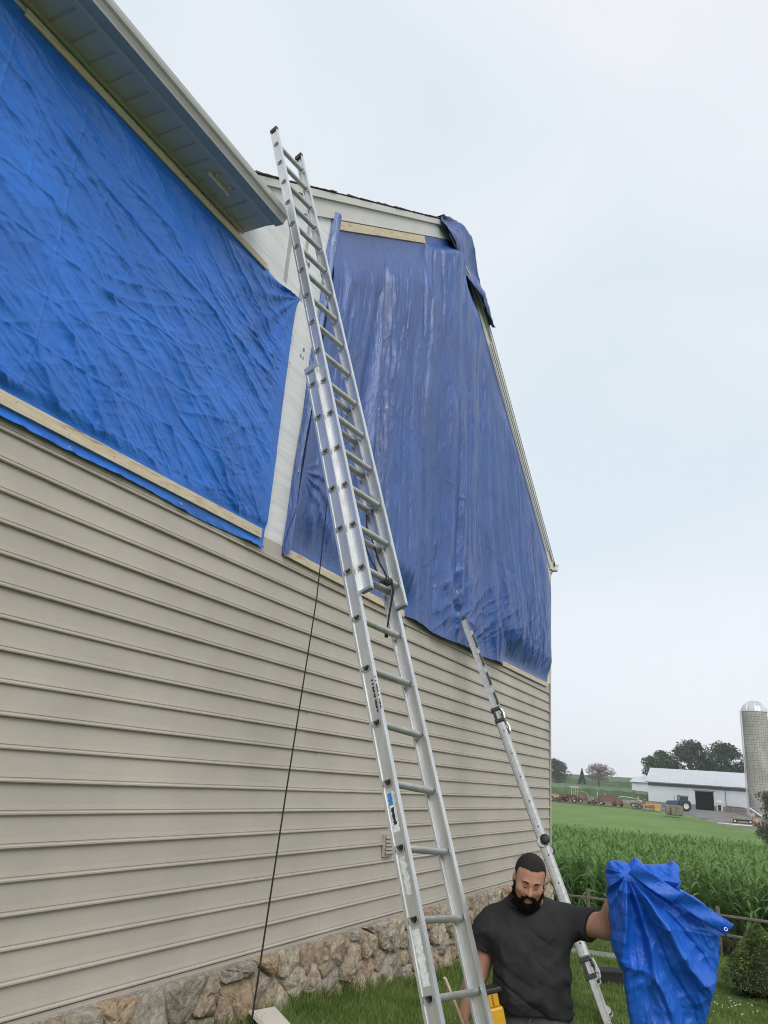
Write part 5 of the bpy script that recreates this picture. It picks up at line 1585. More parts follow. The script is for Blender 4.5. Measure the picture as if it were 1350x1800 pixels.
# ---- black plastic trough
px_, py_ = 11.45, 2.12
t = empty('planter_box', (px_, py_, float(ground(px_, py_))), rad(-62))
tag(t, 'small black plastic trough on the lawn behind the folding ladder', 'planter')
pb = M('black_plastic', (0.022, 0.024, 0.024), 0.45, var=0.15, vscale=6)
mb = MB()
w0, w1, d0, d1, h_ = 0.165, 0.19, 0.08, 0.10, 0.16
outer = [(-w0, -d0, 0), (w0, -d0, 0), (w0, d0, 0), (-w0, d0, 0), (-w1, -d1, h_), (w1, -d1, h_), (w1, d1, h_), (-w1, d1, h_)]
inn = [(-w1 + .01, -d1 + .01, h_), (w1 - .01, -d1 + .01, h_), (w1 - .01, d1 - .01, h_), (-w1 + .01, d1 - .01, h_), (-w0 + .01, -d0 + .01, 0.02), (w0 - .01, -d0 + .01, 0.02), (w0 - .01, d0 - .01, 0.02), (-w0 + .01, d0 - .01, 0.02)]
mb.add(outer + inn, [(3, 2, 1, 0), (0, 1, 5, 4), (1, 2, 6, 5), (2, 3, 7, 6), (3, 0, 4, 7), (8, 9, 13, 12), (9, 10, 14, 13), (10, 11, 15, 14), (11, 8, 12, 15), (12, 13, 14, 15), (4, 5, 9, 8), (5, 6, 10, 9), (6, 7, 11, 10), (7, 4, 8, 11)])
mb.obj('trough', pb, t)
mb = MB()
for (a, b_) in (((-w1 - .012, -d1 - .012), (w1 + .012, -d1)), ((-w1 - .012, d1), (w1 + .012, d1 + .012)), ((-w1 - .012, -d1), (-w1, d1)), ((w1, -d1), (w1 + .012, d1))):
    mb.bbox((a[0], a[1], h_ - 0.022), (b_[0], b_[1], h_ + 0.004))
mb.obj('rim', pb, t)

# ---- scrap of beige trim lying in the grass by the wall
t = empty('trim_offcut', (5.86, 3.68, float(ground(5.86, 3.68)) + 0.05), rad(-18))
tag(t, 'pale beige trim offcut lying in the grass against the stone base', 'trim piece')
mb = MB().box((0, 0, 0.03), Vector((0.13, 0, 0)), Vector((0, 0.12, 0.04)), Vector((0, -0.002, 0.006)))
pl = mb.obj('plate', cream_trim, t, bevel=0.003)
for dx in (-0.118, -0.098):
    MB().box((dx, 0, 0.039), Vector((0.006, 0, 0)), Vector((0, 0.118, 0.0394)), Vector((0, -0.002, 0.006))).obj('rib', cream_trim, pl)

# ---- split-rail fence
fm = M('weathered_wood', (0.15, 0.13, 0.11), 0.9, var=0.35, vscale=10, bump=0.6, bscale=30, stretch=(4, 1, 4))
fence = empty('split_rail_fence', (17.0, 2.0, float(ground(17.0, 2.0))))
tag(fence, 'weathered split rail fence between the lawn and the corn', 'fence')
FI = Matrix.Translation(-fence.location)
def fpos(Y): return 17.0 + 0.05 * (Y - 1)
ys = [-6.6, -4.2, -1.75, 1.2, 3.6, 6.0]
for y in ys:
    x = fpos(y); z = float(ground(x, y))
    P = []
    hgt = 0.86 + random.uniform(-0.03, 0.04)
    mb = MB().tube([(x, y, z - 0.1), (x + 0.01, y, z + hgt * 0.5), (x + random.uniform(-0.02, 0.02), y, z + hgt)], [0.048, 0.045, 0.040], 6)
    o = mb.obj('post', fm, fence); o.matrix_parent_inverse = FI
for i in range(len(ys) - 1):
    for hz in (0.38, 0.70):
        y0, y1 = ys[i] - 0.12, ys[i + 1] + 0.12
        z0, z1 = float(ground(fpos(y0), y0)), float(ground(fpos(y1), y1))
        ax = random.uniform(-0.03, 0.03)
        mb = MB().tube([(fpos(y0) + ax, y0, z0 + hz), (fpos((y0 + y1) / 2) + ax, (y0 + y1) / 2, (z0 + z1) / 2 + hz - 0.02), (fpos(y1) - ax, y1, z1 + hz)], [0.022, 0.032, 0.022], 5)
        o = mb.obj('rail', fm, fence); o.matrix_parent_inverse = FI
# weeds and brush along the fence
Pp = np.stack([rng.normal(17.35, 0.25, 5200), rng.uniform(-5, 7, 5200)], -1)
v_, t_ = blades(Pp, 0.42, 0.012, 0.9)
g = link('fence_weeds', npmesh('fence_weeds', v_, t_), leaf_m('weeds', (0.03, 0.05, 0.015), (0.10, 0.10, 0.04), vs=3))
tag(g, 'rough weeds and dry stalks along the fence line', 'weeds', kind='stuff')

# ------------------------------------------------------------------ corn
corn_m = leaf_m('corn_leaf', (0.08, 0.17, 0.038), (0.21, 0.335, 0.10), rough=0.45, trans=0.35, rnd=0.14, vs=2.5)
def corn_mesh(seed, h, nleaf, seg):
    r = np.random.default_rng(seed)
    V = []; Fq = []
    def addq(vs, fs):
        o0 = len(V); V.extend(vs); Fq.extend([[i + o0 for i in f] for f in fs])
    # stalk
    ns = 4
    vs = []
    for k, z in enumerate((0, h * 0.5, h * 0.86)):
        rr_ = 0.013 - 0.004 * k
        vs += [(rr_ * math.cos(2 * math.pi * q / ns), rr_ * math.sin(2 * math.pi * q / ns), z) for q in range(ns)]
    addq(vs, [(k * ns + q, k * ns + (q + 1) % ns, (k + 1) * ns + (q + 1) % ns, (k + 1) * ns + q) for k in range(2) for q in range(ns)])
    plane = r.uniform(0, np.pi)
    for k in range(nleaf):
        f = (k + 0.6) / nleaf
        z0 = h * (0.14 + 0.70 * f)
        a = plane + (k % 2) * np.pi + r.normal(0, 0.35)
        L_ = h * (0.30 + 0.22 * math.sin(math.pi * min(1, f + 0.12))) * r.uniform(0.85, 1.15)
        up = 1.15 + 0.32 * f + r.normal(0, 0.1)       # start elevation (rad)
        w = 0.024 * (0.7 + 0.5 * math.sin(math.pi * f)) * r.uniform(0.85, 1.15)
        x = 0.0; z = z0; el_ = up; pts_ = []
        curl = r.uniform(1.5, 2.5) * (1.15 - 0.5 * f)
        tw = r.normal(0, 0.4)
        for q in range(seg + 1):
            s_ = q / seg
            pts_.append((x, z, w * (0.55 + 1.5 * s_) * (1 - s_) ** 0.75 if q else w * 0.6, s_))
            el_ = up - curl * ((q + 1) / seg) ** 1.3
            x += L_ / seg * math.cos(el_); z += L_ / seg * math.sin(el_)
        ca, sa = math.cos(a), math.sin(a)
        vs = []
        for (x_, z_, w_, s_) in pts_:
            t_ = tw * s_
            wx_, wz_ = w_ * math.cos(t_), w_ * math.sin(t_)
            vs.append((x_ * ca - wx_ * sa, x_ * sa + wx_ * ca, z_ + wz_ + 0.25 * w_))
            vs.append((x_ * ca, x_ * sa, z_ - 0.15 * w_))
            vs.append((x_ * ca + wx_ * sa, x_ * sa - wx_ * ca, z_ - wz_ + 0.25 * w_))
        fs = []
        for q in range(seg):
            fs += [(q * 3, q * 3 + 1, q * 3 + 4, q * 3 + 3), (q * 3 + 1, q * 3 + 2, q * 3 + 5, q * 3 + 4)]
        addq(vs, fs)
    return np.array(V), np.array(Fq)
# plants on rows; the largest in view are single things, the rest one mass
rows = []
dirv = np.array((0.35, 0.94)); dirv /= np.linalg.norm(dirv); nrmv = np.array((dirv[1], -dirv[0]))
ca_ = []
for k in range(-12, 116):
    s_ = np.arange(-60, 60, 0.165)
    base = np.array((18.3, 0.0)) + nrmv * k * 0.62
    Pp = base + s_[:, None] * dirv + rng.normal(0, 0.035, (len(s_), 2))
    ca_.append(Pp)
ca_ = np.concatenate(ca_)
Xc, Yc = ca_[:, 0], ca_[:, 1]
keep = (Xc > 18.2 + 0.3 * np.sin(Yc)) & (Xc < 61) & (Yc > -0.13 * Xc - 1.5) & (Yc < 0.36 * Xc + 0.5) & (rng.uniform(0, 1, len(Xc)) > 0.04)
ca_ = ca_[keep]
ca_ = ca_[np.argsort(ca_[:, 0])]
bear = ca_[:, 1] / ca_[:, 0]
vis = (bear > -0.005) & (bear < 0.245)
near = np.where(vis)[0][:290]
far = np.setdiff1d(np.arange(len(ca_)), near)
near_meshes = []
for k in range(7):
    V, Fq = corn_mesh(100 + k, 1.0, 13, 5)
    me = npmesh('corn_plant', V, Fq); me.materials.append(corn_m)
    near_meshes.append(me)
def hcorn(P): return 1.62 + 0.28 * sstep(19, 34, P[0]) + 0.24 * (float(fbm(P[0] * 0.2, P[1] * 0.2, 91)) - 0.5)
for c_, i in enumerate(near):
    x, y = ca_[i]
    o = bpy.data.objects.new('corn_plant', near_meshes[c_ % 7])
    COL.objects.link(o)
    h_ = hcorn((x, y)) * random.uniform(0.92, 1.08)
    o.location = (x, y, float(ground(x, y)) - 0.02)
    o.rotation_euler = (random.uniform(-0.05, 0.05), random.uniform(-0.05, 0.05), random.uniform(0, 6.28))
    o.scale = (h_ * 0.95, h_ * 0.95, h_)
    tag(o, 'single green corn plant in the front rows of the field behind the fence', 'corn plant', 'corn plants in the front rows')
VV = []; TT = []; o_ = 0
lods = [[corn_mesh(200 + k, 1.0, 9, 4) for k in range(6)], [corn_mesh(300 + k, 1.0, 8, 3) for k in range(6)]]
gz_ = ground(ca_[:, 0], ca_[:, 1])
hz_ = 1.62 + 0.28 * sstep(19, 34, ca_[:, 0]) + 0.24 * (fbm(ca_[:, 0] * 0.2, ca_[:, 1] * 0.2, 91) - 0.5)
for lod in (0, 1):
    for k in range(6):
        sel = far[(far % 6 == k) & ((ca_[far, 0] < 30) if lod == 0 else (ca_[far, 0] >= 30))]
        if not len(sel): continue
        V, Fq = lods[lod][k]
        a = rng.uniform(0, 2 * np.pi, len(sel)); sc = hz_[sel] * rng.uniform(0.88, 1.1, len(sel))
        R_ = np.zeros((len(sel), 3, 3)); R_[:, 0, 0] = np.cos(a); R_[:, 0, 1] = -np.sin(a); R_[:, 1, 0] = np.sin(a); R_[:, 1, 1] = np.cos(a); R_[:, 2, 2] = 1
        W = np.einsum('nij,vj->nvi', R_, V) * sc[:, None, None]
        W[..., 0] += ca_[sel, 0][:, None]; W[..., 1] += ca_[sel, 1][:, None]; W[..., 2] += gz_[sel][:, None] - 0.02
        VV.append(W.reshape(-1, 3)); TT.append((Fq[None] + (np.arange(len(sel)) * len(V))[:, None, None] + o_).reshape(-1, 4)); o_ += len(V) * len(sel)
g = link('corn_field', npmesh('corn_field', np.concatenate(VV), np.concatenate(TT)), corn_m)
tag(g, 'dense green corn field stretching away behind its front rows', 'corn', kind='stuff')
# ------------------------------------------------------------------ the farm across the field
def gz(x, y): return float(ground(x, y))
barn_white = M('barn_white', (0.60, 0.64, 0.66), 0.5, var=0.05, vscale=0.6)
barn_roof = M('barn_roof', (0.52, 0.53, 0.56), 0.4, var=0.06, vscale=0.5)
barn_grey = M('barn_block', (0.22, 0.215, 0.22), 0.9, var=0.2, vscale=1.5)
dark_in = M('inside_shade', (0.02, 0.02, 0.022), 0.9)  # near-black colour stands in for the shade indoors
bz = gz(165, 14) - 0.1
barn = empty('barn', (165, 14, bz))
tag(barn, 'long white metal barn with pale roof and one open black doorway', 'barn')
BI = Matrix.Translation(-Vector((165, 14, bz)))
def bo(mb, name, mat, parent=None, **k):
    o = mb.obj(name, mat, parent or barn, **k)
    if parent is None: o.matrix_parent_inverse = BI
    return o
Y0, Y1, BX0, BX1 = 1.0, 22.75, 165.0, 179.0
EAV, RID = 2.65, 5.35
base = -0.95
dY0, dY1, dT = 11.0, 14.25, 1.45
def wallseg(y0, y1, z0, z1, mat, name):
    return bo(MB().bbox((BX0, y0, z0), (BX0 + 0.3, y1, z1)), name, mat)
wallseg(Y0, dY0, base, EAV - 0.75, barn_white, 'wall'); wallseg(dY1, Y1, base, EAV - 0.75, barn_white, 'wall'); wallseg(dY0, dY1, dT, EAV - 0.75, barn_white, 'wall')
wallseg(Y0, dY0, bz - 1.5, base - 0.004, barn_grey, 'block_base'); wallseg(dY1, Y1, bz - 1.5, base - 0.004, barn_grey, 'block_base')
bo(MB().bbox((BX0 + 0.25, Y0, EAV - 0.745), (BX0 + 0.30, Y1, EAV - 0.02)), 'eave_shadow_band', barn_grey)  # grey sheet, the shadow under the open eave put into its colour
bo(MB().bbox((BX1 - 0.3, Y0, bz - 1), (BX1, Y1, EAV)), 'back_wall', barn_white)
for y in (Y0, Y1 - 0.3):
    bo(MB().prism([(BX0 + 0.302, y, bz - 1), (BX1 - 0.302, y, bz - 1), (BX1 - 0.302, y, EAV), ((BX0 + BX1) / 2, y, RID - 0.2), (BX0 + 0.302, y, EAV)], (0, 0.3, 0)), 'end_wall', barn_white)
bo(MB().bbox((BX0 + 6, dY0 - 2, bz), (BX0 + 6.1, dY1 + 2, dT + 1)), 'doorway_shade_sheet', dark_in)  # near-black sheet, colour plays the shade seen through the doorway
mid = (BX0 + BX1) / 2
for sg, xe in ((1, BX0 - 0.7), (-1, BX1 + 0.7)):
    rf = bo(MB().prism([(xe, Y0 - 0.5, EAV - 0.1), (mid, Y0 - 0.5, RID), (mid, Y1 + 0.4, RID), (xe, Y1 + 0.4, EAV - 0.1)], (0, 0, 0.08)), 'roof', barn_roof)
    if sg == 1:
        y = Y0 - 0.3
        while y < Y1 + 0.3:
            MB().prism([(xe, y, EAV - 0.02), (mid, y, RID + 0.08), (mid, y + 0.06, RID + 0.08), (xe, y + 0.06, EAV - 0.02)], (0, 0, 0.03)).obj('roof_rib', barn_roof, rf)
            y += 0.9
bo(MB().bbox((BX0 - 0.72, Y0 - 0.5, EAV - 0.20), (BX0 - 0.66, Y1 + 0.4, EAV - 0.02)), 'eave_fascia', barn_grey)
bo(MB().bbox((BX0 - 0.05, dY0 - 0.25, dT), (BX0 - 0.01, dY1 + 0.25, dT + 0.25)), 'door_track', barn_grey)
bo(MB().bbox((BX0 - 0.06, 8.85, bz), (BX0 - 0.01, 9.0, EAV - 0.8)), 'downpipe', barn_grey)
for k, y in enumerate(np.arange(Y0 + 0.5, Y1, 0.92)):
    if dY0 - 0.1 < y < dY1 + 0.1: continue
    bo(MB().bbox((BX0 - 0.03, y, base), (BX0 - 0.002, y + 0.05, EAV - 0.76)), 'wall_rib', barn_white)
# low shed with a pale roof behind the barn's left end
sx0 = 205.0
shed = empty('shed', (sx0, 30, gz(sx0, 30)))
tag(shed, 'low shed with pale roof behind the left end of the barn', 'shed')
def so(mb, name, mat):
    o = mb.obj(name, mat, shed); o.matrix_parent_inverse = Matrix.Translation(-shed.location); return o
so(MB().bbox((sx0, 26, gz(sx0, 30) - 1), (sx0 + 8, 32, 3.0)), 'wall', barn_white)
so(MB().prism([(sx0 - 0.5, 25.5, 2.9), (sx0 + 8.5, 25.5, 4.3), (sx0 + 8.5, 32.5, 4.3), (sx0 - 0.5, 32.5, 2.9)], (0, 0, 0.1)), 'roof', barn_roof)
# ---- silo
silo_m = bpy.data.materials.new('silo_staves'); silo_m.use_nodes = True
n = silo_m.node_tree.nodes; l = silo_m.node_tree.links
b = n['Principled BSDF']; b.inputs['Roughness'].default_value = 0.9
t = n.new('ShaderNodeTexCoord')
q = n.new('ShaderNodeTexNoise'); q.inputs['Scale'].default_value = 0.55; q.inputs['Detail'].default_value = 8; q.inputs['Roughness'].default_value = 0.7
mpp = n.new('ShaderNodeMapping'); mpp.inputs['Scale'].default_value = (1.4, 1.4, 0.5); l.new(t.outputs['Object'], mpp.inputs['Vector']); l.new(mpp.outputs['Vector'], q.inputs['Vector'])
r_ = n.new('ShaderNodeValToRGB'); r_.color_ramp.elements[0].position = 0.3; r_.color_ramp.elements[0].color = (0.27, 0.26, 0.23, 1); r_.color_ramp.elements[1].position = 0.7; r_.color_ramp.elements[1].color = (0.50, 0.48, 0.43, 1)
l.new(q.outputs['Fac'], r_.inputs['Fac']); l.new(r_.outputs['Color'], b.inputs['Base Color'])
sx_, sy_ = 150.0, 2.58
sr = 1.98
szb, szt, szd = gz(sx_, sy_) - 0.5, 14.85, 16.75
silo = empty('silo', (sx_, sy_, szb))
tag(silo, 'tall grey concrete stave silo with ribbed metal dome', 'silo')
def sil(mb, name, mat, parent=None, **k):
    o = mb.obj(name, mat, parent or silo, **k)
    if parent is None: o.matrix_parent_inverse = Matrix.Translation(-silo.location)
    return o
SM = Matrix.Translation((sx_, sy_, 0))
# staves: rows of slabs set with recessed joints
body = sil(MB().lathe([(sr - 0.05, szb), (sr - 0.05, szt)], 40, SM), 'body', silo_m)
stave = MB()
nst = 30
rowh = 0.76
z = szb; r_i = 0
while z < szt - 0.05:
    z1 = min(z + rowh, szt)
    for k in range(nst):
        a0 = 2 * math.pi * (k + 0.04 ) / nst; a1 = 2 * math.pi * (k + 0.96) / nst
        za = z + (0.38 if k % 2 else 0); zb_ = min(z1 + (0.38 if k % 2 else 0), szt) - 0.035
        if zb_ <= za: continue
        rr_ = sr + random.uniform(-0.008, 0.008)
        v = [(sx_ + rr_ * math.cos(a), sy_ + rr_ * math.sin(a), h_) for h_ in (za, zb_) for a in (a0, (a0 + a1) / 2, a1)]
        vi = [(sx_ + (sr - 0.06) * math.cos(a), sy_ + (sr - 0.06) * math.sin(a), h_) for h_ in (za, zb_) for a in (a0, (a0 + a1) / 2, a1)]
        stave.add(v + vi, [(0, 1, 4, 3), (1, 2, 5, 4), (6, 0, 3, 9), (2, 8, 11, 5), (3, 4, 10, 9), (4, 5, 11, 10), (0, 6, 7, 1), (1, 7, 8, 2)])
    z = z1; r_i += 1
o = sil(stave, 'staves', silo_m); o['kind'] = 'stuff'
hoops = MB()
z = szb + 0.3
hoop_m = M('hoop_steel', (0.20, 0.19, 0.18), 0.6, 0.5)
while z < szt:
    hoops.lathe([(sr + 0.004, z - 0.015), (sr + 0.035, z - 0.012), (sr + 0.035, z + 0.012), (sr + 0.004, z + 0.015)], 30, SM)
    z += 0.42
o = sil(hoops, 'hoops', hoop_m); o['kind'] = 'stuff'
dome_m = M('dome_metal', (0.60, 0.61, 0.62), 0.4, 0.4, var=0.1, vscale=1)
dm_ = MB()
nd = 48
prof = [(sr * 1.03 * math.cos(a), szt + (szd - szt) * math.sin(a)) for a in np.linspace(0, math.pi / 2 - 0.03, 9)]
dome = sil(MB().lathe(prof + [(0.001, szd)], nd, SM), 'dome', dome_m, smooth=True)
for k in range(20):
    a = 2 * math.pi * k / 20
    MB().tube([(sx_ + (r0 + 0.01) * math.cos(a), sy_ + (r0 + 0.01) * math.sin(a), z0 + 0.01) for r0, z0 in prof], 0.05, 4).obj('dome_rib', dome_m, dome)
pipe_m = M('pipe_pale', (0.55, 0.56, 0.56), 0.5, 0.3)
for dy, r0 in ((sr + 0.22, 0.10), (sr + 0.02, 0.05)):
    sil(MB().tube([(sx_ - 0.7, sy_ + dy, szb), (sx_ - 0.7, sy_ + dy, szt + 0.1), (sx_ - 0.4, sy_ + dy - 0.3, szt + 0.4)], r0, 8), 'fill_pipe', pipe_m)
sil(MB().tube([(sx_ - 2.2, sy_ + 1.9, -0.8), (sx_ - 2.3, sy_ - 0.2, -2.2), (sx_ - 2.3, sy_ - 0.9, -3.0)], 0.16, 8), 'unloader_chute', pipe_m)
sil(MB().bbox((sx_ - 2.3, sy_ + 1.2, szb), (sx_ - 1.9, sy_ + 1.9, szb + 1.2)), 'footing', silo_m)

# ---- vehicles and implements
tyre = M('tyre', (0.022, 0.022, 0.023), 0.85)
red_p = M('machine_red', (0.25, 0.085, 0.07), 0.55, var=0.2, vscale=2)
dred = M('machine_dull_red', (0.17, 0.075, 0.07), 0.7, var=0.25, vscale=1.5)
org = M('machine_orange', (0.42, 0.20, 0.09), 0.55, var=0.2, vscale=2)
yel2 = M('machine_yellow', (0.42, 0.29, 0.09), 0.55, var=0.15, vscale=2)
wht = M('machine_white', (0.60, 0.58, 0.53), 0.6, var=0.1, vscale=2)
grn = M('machine_green', (0.06, 0.13, 0.05), 0.6, var=0.2, vscale=2)
grym = M('machine_grey', (0.22, 0.21, 0.20), 0.7, var=0.25, vscale=2)
glass = M('cab_glass', (0.03, 0.04, 0.05), 0.1, spec=0.8)
def wheel(par, x, y, r0, w, rimc=wht):
    """axle along local y"""
    q_ = Matrix.Translation((x, y, r0)) @ Matrix.Rotation(rad(90), 4, 'X')
    tr = MB().lathe([(r0 * 0.52, -w / 2), (r0 * 0.9, -w / 2), (r0, -w / 3), (r0, w / 3), (r0 * 0.9, w / 2), (r0 * 0.52, w / 2)], 20, q_).obj('wheel', tyre, par)
    MB().lathe([(0.001, w * 0.30), (r0 * 0.15, w * 0.34), (r0 * 0.18, w * 0.2), (r0 * 0.53, w * 0.36), (r0 * 0.53, -w * 0.36), (r0 * 0.18, -w * 0.2), (0.001, -w * 0.3)], 16, q_).obj('rim', rimc, tr)
def spoked(par, x, y, r0, mat):
    q_ = Matrix.Translation((x, y, r0)) @ Matrix.Rotation(rad(90), 4, 'X')
    w_ = MB().lathe([(r0 * 0.93, -0.04), (r0, -0.04), (r0, 0.04), (r0 * 0.93, 0.04), (r0 * 0.93, -0.04)], 24, q_).obj('rake_wheel', mat, par)
    for k in range(10):
        a = k * math.pi / 5
        MB().tube([(x, y, r0), (x + r0 * 0.95 * math.cos(a), y, r0 + r0 * 0.95 * math.sin(a))], 0.025, 4).obj('spoke', mat, w_)
def thing(name, x, y, rz, label, cat, group=None):
    t = empty(name, (x, y, gz(x, y) + 0.18), rad(rz)); tag(t, label, cat, group); return t
bl = M('tractor_blue', (0.035, 0.065, 0.11), 0.4, var=0.1, vscale=2)
# blue tractor
t = thing('tractor', 150.5, 15.3, 112, 'blue tractor with black cab parked in front of the white barn', 'tractor')
MB().prism([(0.3, -0.42, 0.85), (2.6, -0.38, 0.85), (2.65, -0.36, 1.35), (2.3, -0.38, 1.62), (0.3, -0.42, 1.75)], (0, 0.8, 0)).obj('hood', bl, t, bevel=0.05)
MB().bbox((-0.9, -0.38, 0.65), (2.3, 0.38, 0.95)).obj('chassis', grym, t)
MB().prism([(-0.95, -0.72, 1.15), (0.45, -0.72, 1.15), (0.35, -0.62, 2.45), (-0.85, -0.62, 2.45)], (0, 1.4, 0)).obj('cab', glass, t, bevel=0.03)
for x_ in (-0.92, -0.25, 0.42):
    for y_ in (-0.74, 0.70):
        MB().bbox((x_ - 0.04, y_ - 0.03, 1.1), (x_ + 0.04, y_ + 0.05, 2.45)).obj('cab_pillar', bl, t)
MB().bbox((-1.05, -0.78, 2.45), (0.5, 0.78, 2.62)).obj('cab_roof', grym, t, bevel=0.05)
for y_ in (-0.85, 0.85):
    wheel(t, -0.5, y_, 0.88, 0.5); wheel(t, 2.0, y_ * 0.9, 0.58, 0.38)
    pr = [(-0.5 + 1.0 * math.cos(a), y_ - 0.26, 0.9 + 1.0 * math.sin(a)) for a in np.linspace(0.2, 2.6, 9)]
    MB().prism(pr + [(p[0] * 0.96 - 0.02, p[1], p[2] * 0.95) for p in pr[::-1]], (0, 0.52, 0)).obj('fender', bl, t)
MB().tube([(1.2, 0.3, 1.6), (1.2, 0.3, 2.4)], 0.05, 8).obj('exhaust', grym, t)
MB().bbox((2.65, -0.3, 0.6), (2.95, 0.3, 1.1)).obj('front_weights', grym, t)
for y_ in (-0.25, 0.25): MB().bbox((2.58, y_ - 0.1, 1.15), (2.68, y_ + 0.1, 1.3)).obj('headlight', wht, t)
# row of idle implements at the edge of the mown field
t = thing('forage_wagon', 149.5, 27.6, 96, 'long dull red box wagon in the row of idle farm machines', 'wagon', 'idle farm machines')
MB().bbox((-1.7, -0.9, 0.55), (1.7, -0.84, 1.75)).obj('box_side', dred, t); MB().bbox((-1.7, 0.84, 0.55), (1.7, 0.9, 1.75)).obj('box_side', dred, t)
MB().bbox((-1.7, -0.838, 0.55), (-1.64, 0.838, 1.75)).obj('box_end', dred, t); MB().bbox((1.64, -0.838, 0.55), (1.7, 0.838, 1.75)).obj('box_end', dred, t)
MB().bbox((-1.7, -0.9, 0.45), (1.7, 0.9, 0.546)).obj('deck', grym, t)
for k in range(6): MB().bbox((-1.7 + k * 0.66, -0.95, 0.5), (-1.6 + k * 0.66, -0.905, 1.75)).obj('stake', dred, t)
for x_ in (-1.1, 1.1):
    for y_ in (-0.75, 0.75): wheel(t, x_, y_, 0.36, 0.2)
MB().tube([(1.7, 0, 0.45), (2.9, 0, 0.35)], 0.05, 6).obj('drawbar', dred, t)
t = thing('hay_rake', 150.5, 32.4, 80, 'red wheel hay rake with big spoked wheels among the idle machines', 'hay rake', 'idle farm machines')
for k, x_ in enumerate((-1.4, -0.5, 0.5, 1.4)): spoked(t, x_, -0.5 + 0.25 * k, 0.72, red_p if k % 2 else grym)
MB().tube([(-2.0, 0.3, 0.8), (2.0, -0.3, 1.0)], 0.08, 6).obj('beam', red_p, t)
MB().tube([(-1.6, 0.3, 0.8), (-1.0, 0.2, 1.9), (0.8, 0.0, 2.1), (1.9, -0.2, 1.4)], 0.06, 6).obj('arched_arm', M('machine_tan', (0.42, 0.32, 0.2), 0.7), t)
wheel(t, 0, 0.6, 0.35, 0.2); wheel(t, 1.2, 0.6, 0.35, 0.2)
MB().bbox((-0.4, -0.4, 0.6), (0.5, 0.3, 1.2)).obj('gearbox', red_p, t, bevel=0.05)
t = thing('old_tractor', 152.5, 34.6, 78, 'old red tractor with cream canopy at the left of the machine row', 'tractor', 'idle farm machines')
MB().prism([(0.1, -0.3, 0.7), (1.6, -0.28, 0.7), (1.6, -0.28, 1.25), (0.1, -0.3, 1.35)], (0, 0.6, 0)).obj('hood', dred, t, bevel=0.04)
MB().bbox((-0.9, -0.25, 0.6), (0.1, 0.25, 0.9)).obj('rear_axle', grym, t)
MB().bbox((-0.75, -0.25, 0.95), (-0.3, 0.25, 1.1)).obj('seat', grym, t)
for x_ in (-0.8, 0.0):
    for y_ in (-0.5, 0.5): MB().tube([(x_, y_, 0.9), (x_, y_, 2.5)], 0.035, 6).obj('canopy_post', wht, t)
MB().bbox((-1.0, -0.7, 2.5), (0.3, 0.7, 2.72)).obj('canopy', M('canopy_cream', (0.60, 0.53, 0.40), 0.6), t, bevel=0.05)
for y_ in (-0.65, 0.65): wheel(t, -0.5, y_, 0.65, 0.32, org); wheel(t, 1.3, y_ * 0.7, 0.36, 0.2, org)
t = thing('flatbed_wagon', 153.5, 38.0, 92, 'flat wagon with an orange deck at the far left of the machine row', 'wagon', 'idle farm machines')
MB().bbox((-2.2, -0.9, 0.95), (2.2, 0.9, 1.12)).obj('deck', org, t); MB().bbox((-2.2, -0.9, 0.78), (2.2, 0.9, 0.94)).obj('frame', wht, t)
for x_ in (-1.5, 1.5):
    for y_ in (-0.75, 0.75): wheel(t, x_, y_, 0.38, 0.2)
t = thing('seed_drill', 152, 36.2, 88, 'small red seed drill beside the orange flat wagon', 'seed drill', 'idle farm machines')
MB().prism([(-0.6, -0.4, 0.7), (0.6, -0.4, 0.7), (0.7, -0.4, 1.25), (-0.7, -0.4, 1.25)], (0, 0.8, 0)).obj('hopper', dred, t)
for x_ in (-0.7, 0.7): wheel(t, x_, 0.0, 0.4, 0.14, red_p)
for k in range(5): MB().tube([(-0.5 + k * 0.25, -0.3, 0.7), (-0.5 + k * 0.25, -0.45, 0.05)], 0.03, 5).obj('coulter', grym, t)
t = thing('manure_spreader', 149, 23.6, 100, 'grey weathered spreader wagon right of the long red wagon', 'spreader', 'idle farm machines')
MB().prism([(-1.3, -0.6, 0.6), (1.3, -0.6, 0.6), (1.4, -0.75, 1.2), (-1.4, -0.75, 1.2)], (0, 1.3, 0)).obj('tub', grym, t)
for y_ in (-0.75, 0.75): wheel(t, -0.4, y_, 0.42, 0.24)
MB().tube([(-1.2, -0.6, 1.5), (1.3, -0.5, 1.7), (2.0, -0.4, 1.5)], 0.06, 6).obj('boom', wht, t)
MB().bbox((-1.45, -0.5, 1.2), (-1.2, 0.5, 1.9)).obj('beater_frame', M('machine_tan', (0.42, 0.32, 0.2), 0.7), t)
t = thing('disc_mower', 146.5, 20.2, 108, 'orange red disc mower lying at the right end of the machine row', 'mower', 'idle farm machines')
MB().bbox((-1.5, -0.4, 0.2), (1.2, 0.5, 0.75)).obj('cutter_bar', red_p, t, bevel=0.08)
MB().prism([(-0.9, -0.45, 0.75), (0.6, -0.45, 0.75), (0.3, -0.45, 1.25), (-0.6, -0.45, 1.2)], (0, 0.7, 0)).obj('cover', org, t)
MB().tube([(0.6, 0, 0.8), (1.6, 0.1, 1.2), (2.4, 0.2, 0.7)], 0.07, 6).obj('hitch_arm', red_p, t)
wheel(t, -1.2, 0.6, 0.3, 0.2); wheel(t, 0.9, 0.6, 0.3, 0.2)
t = thing('feed_box', 143.5, 18.4, 100, 'yellow metal feed box with long yellow arm before the mower', 'feed box', 'idle farm machines')
MB().prism([(-0.45, -0.4, 0.05), (0.45, -0.4, 0.05), (0.55, -0.45, 1.1), (-0.55, -0.45, 1.1)], (0, 0.85, 0)).obj('bin', yel2, t)
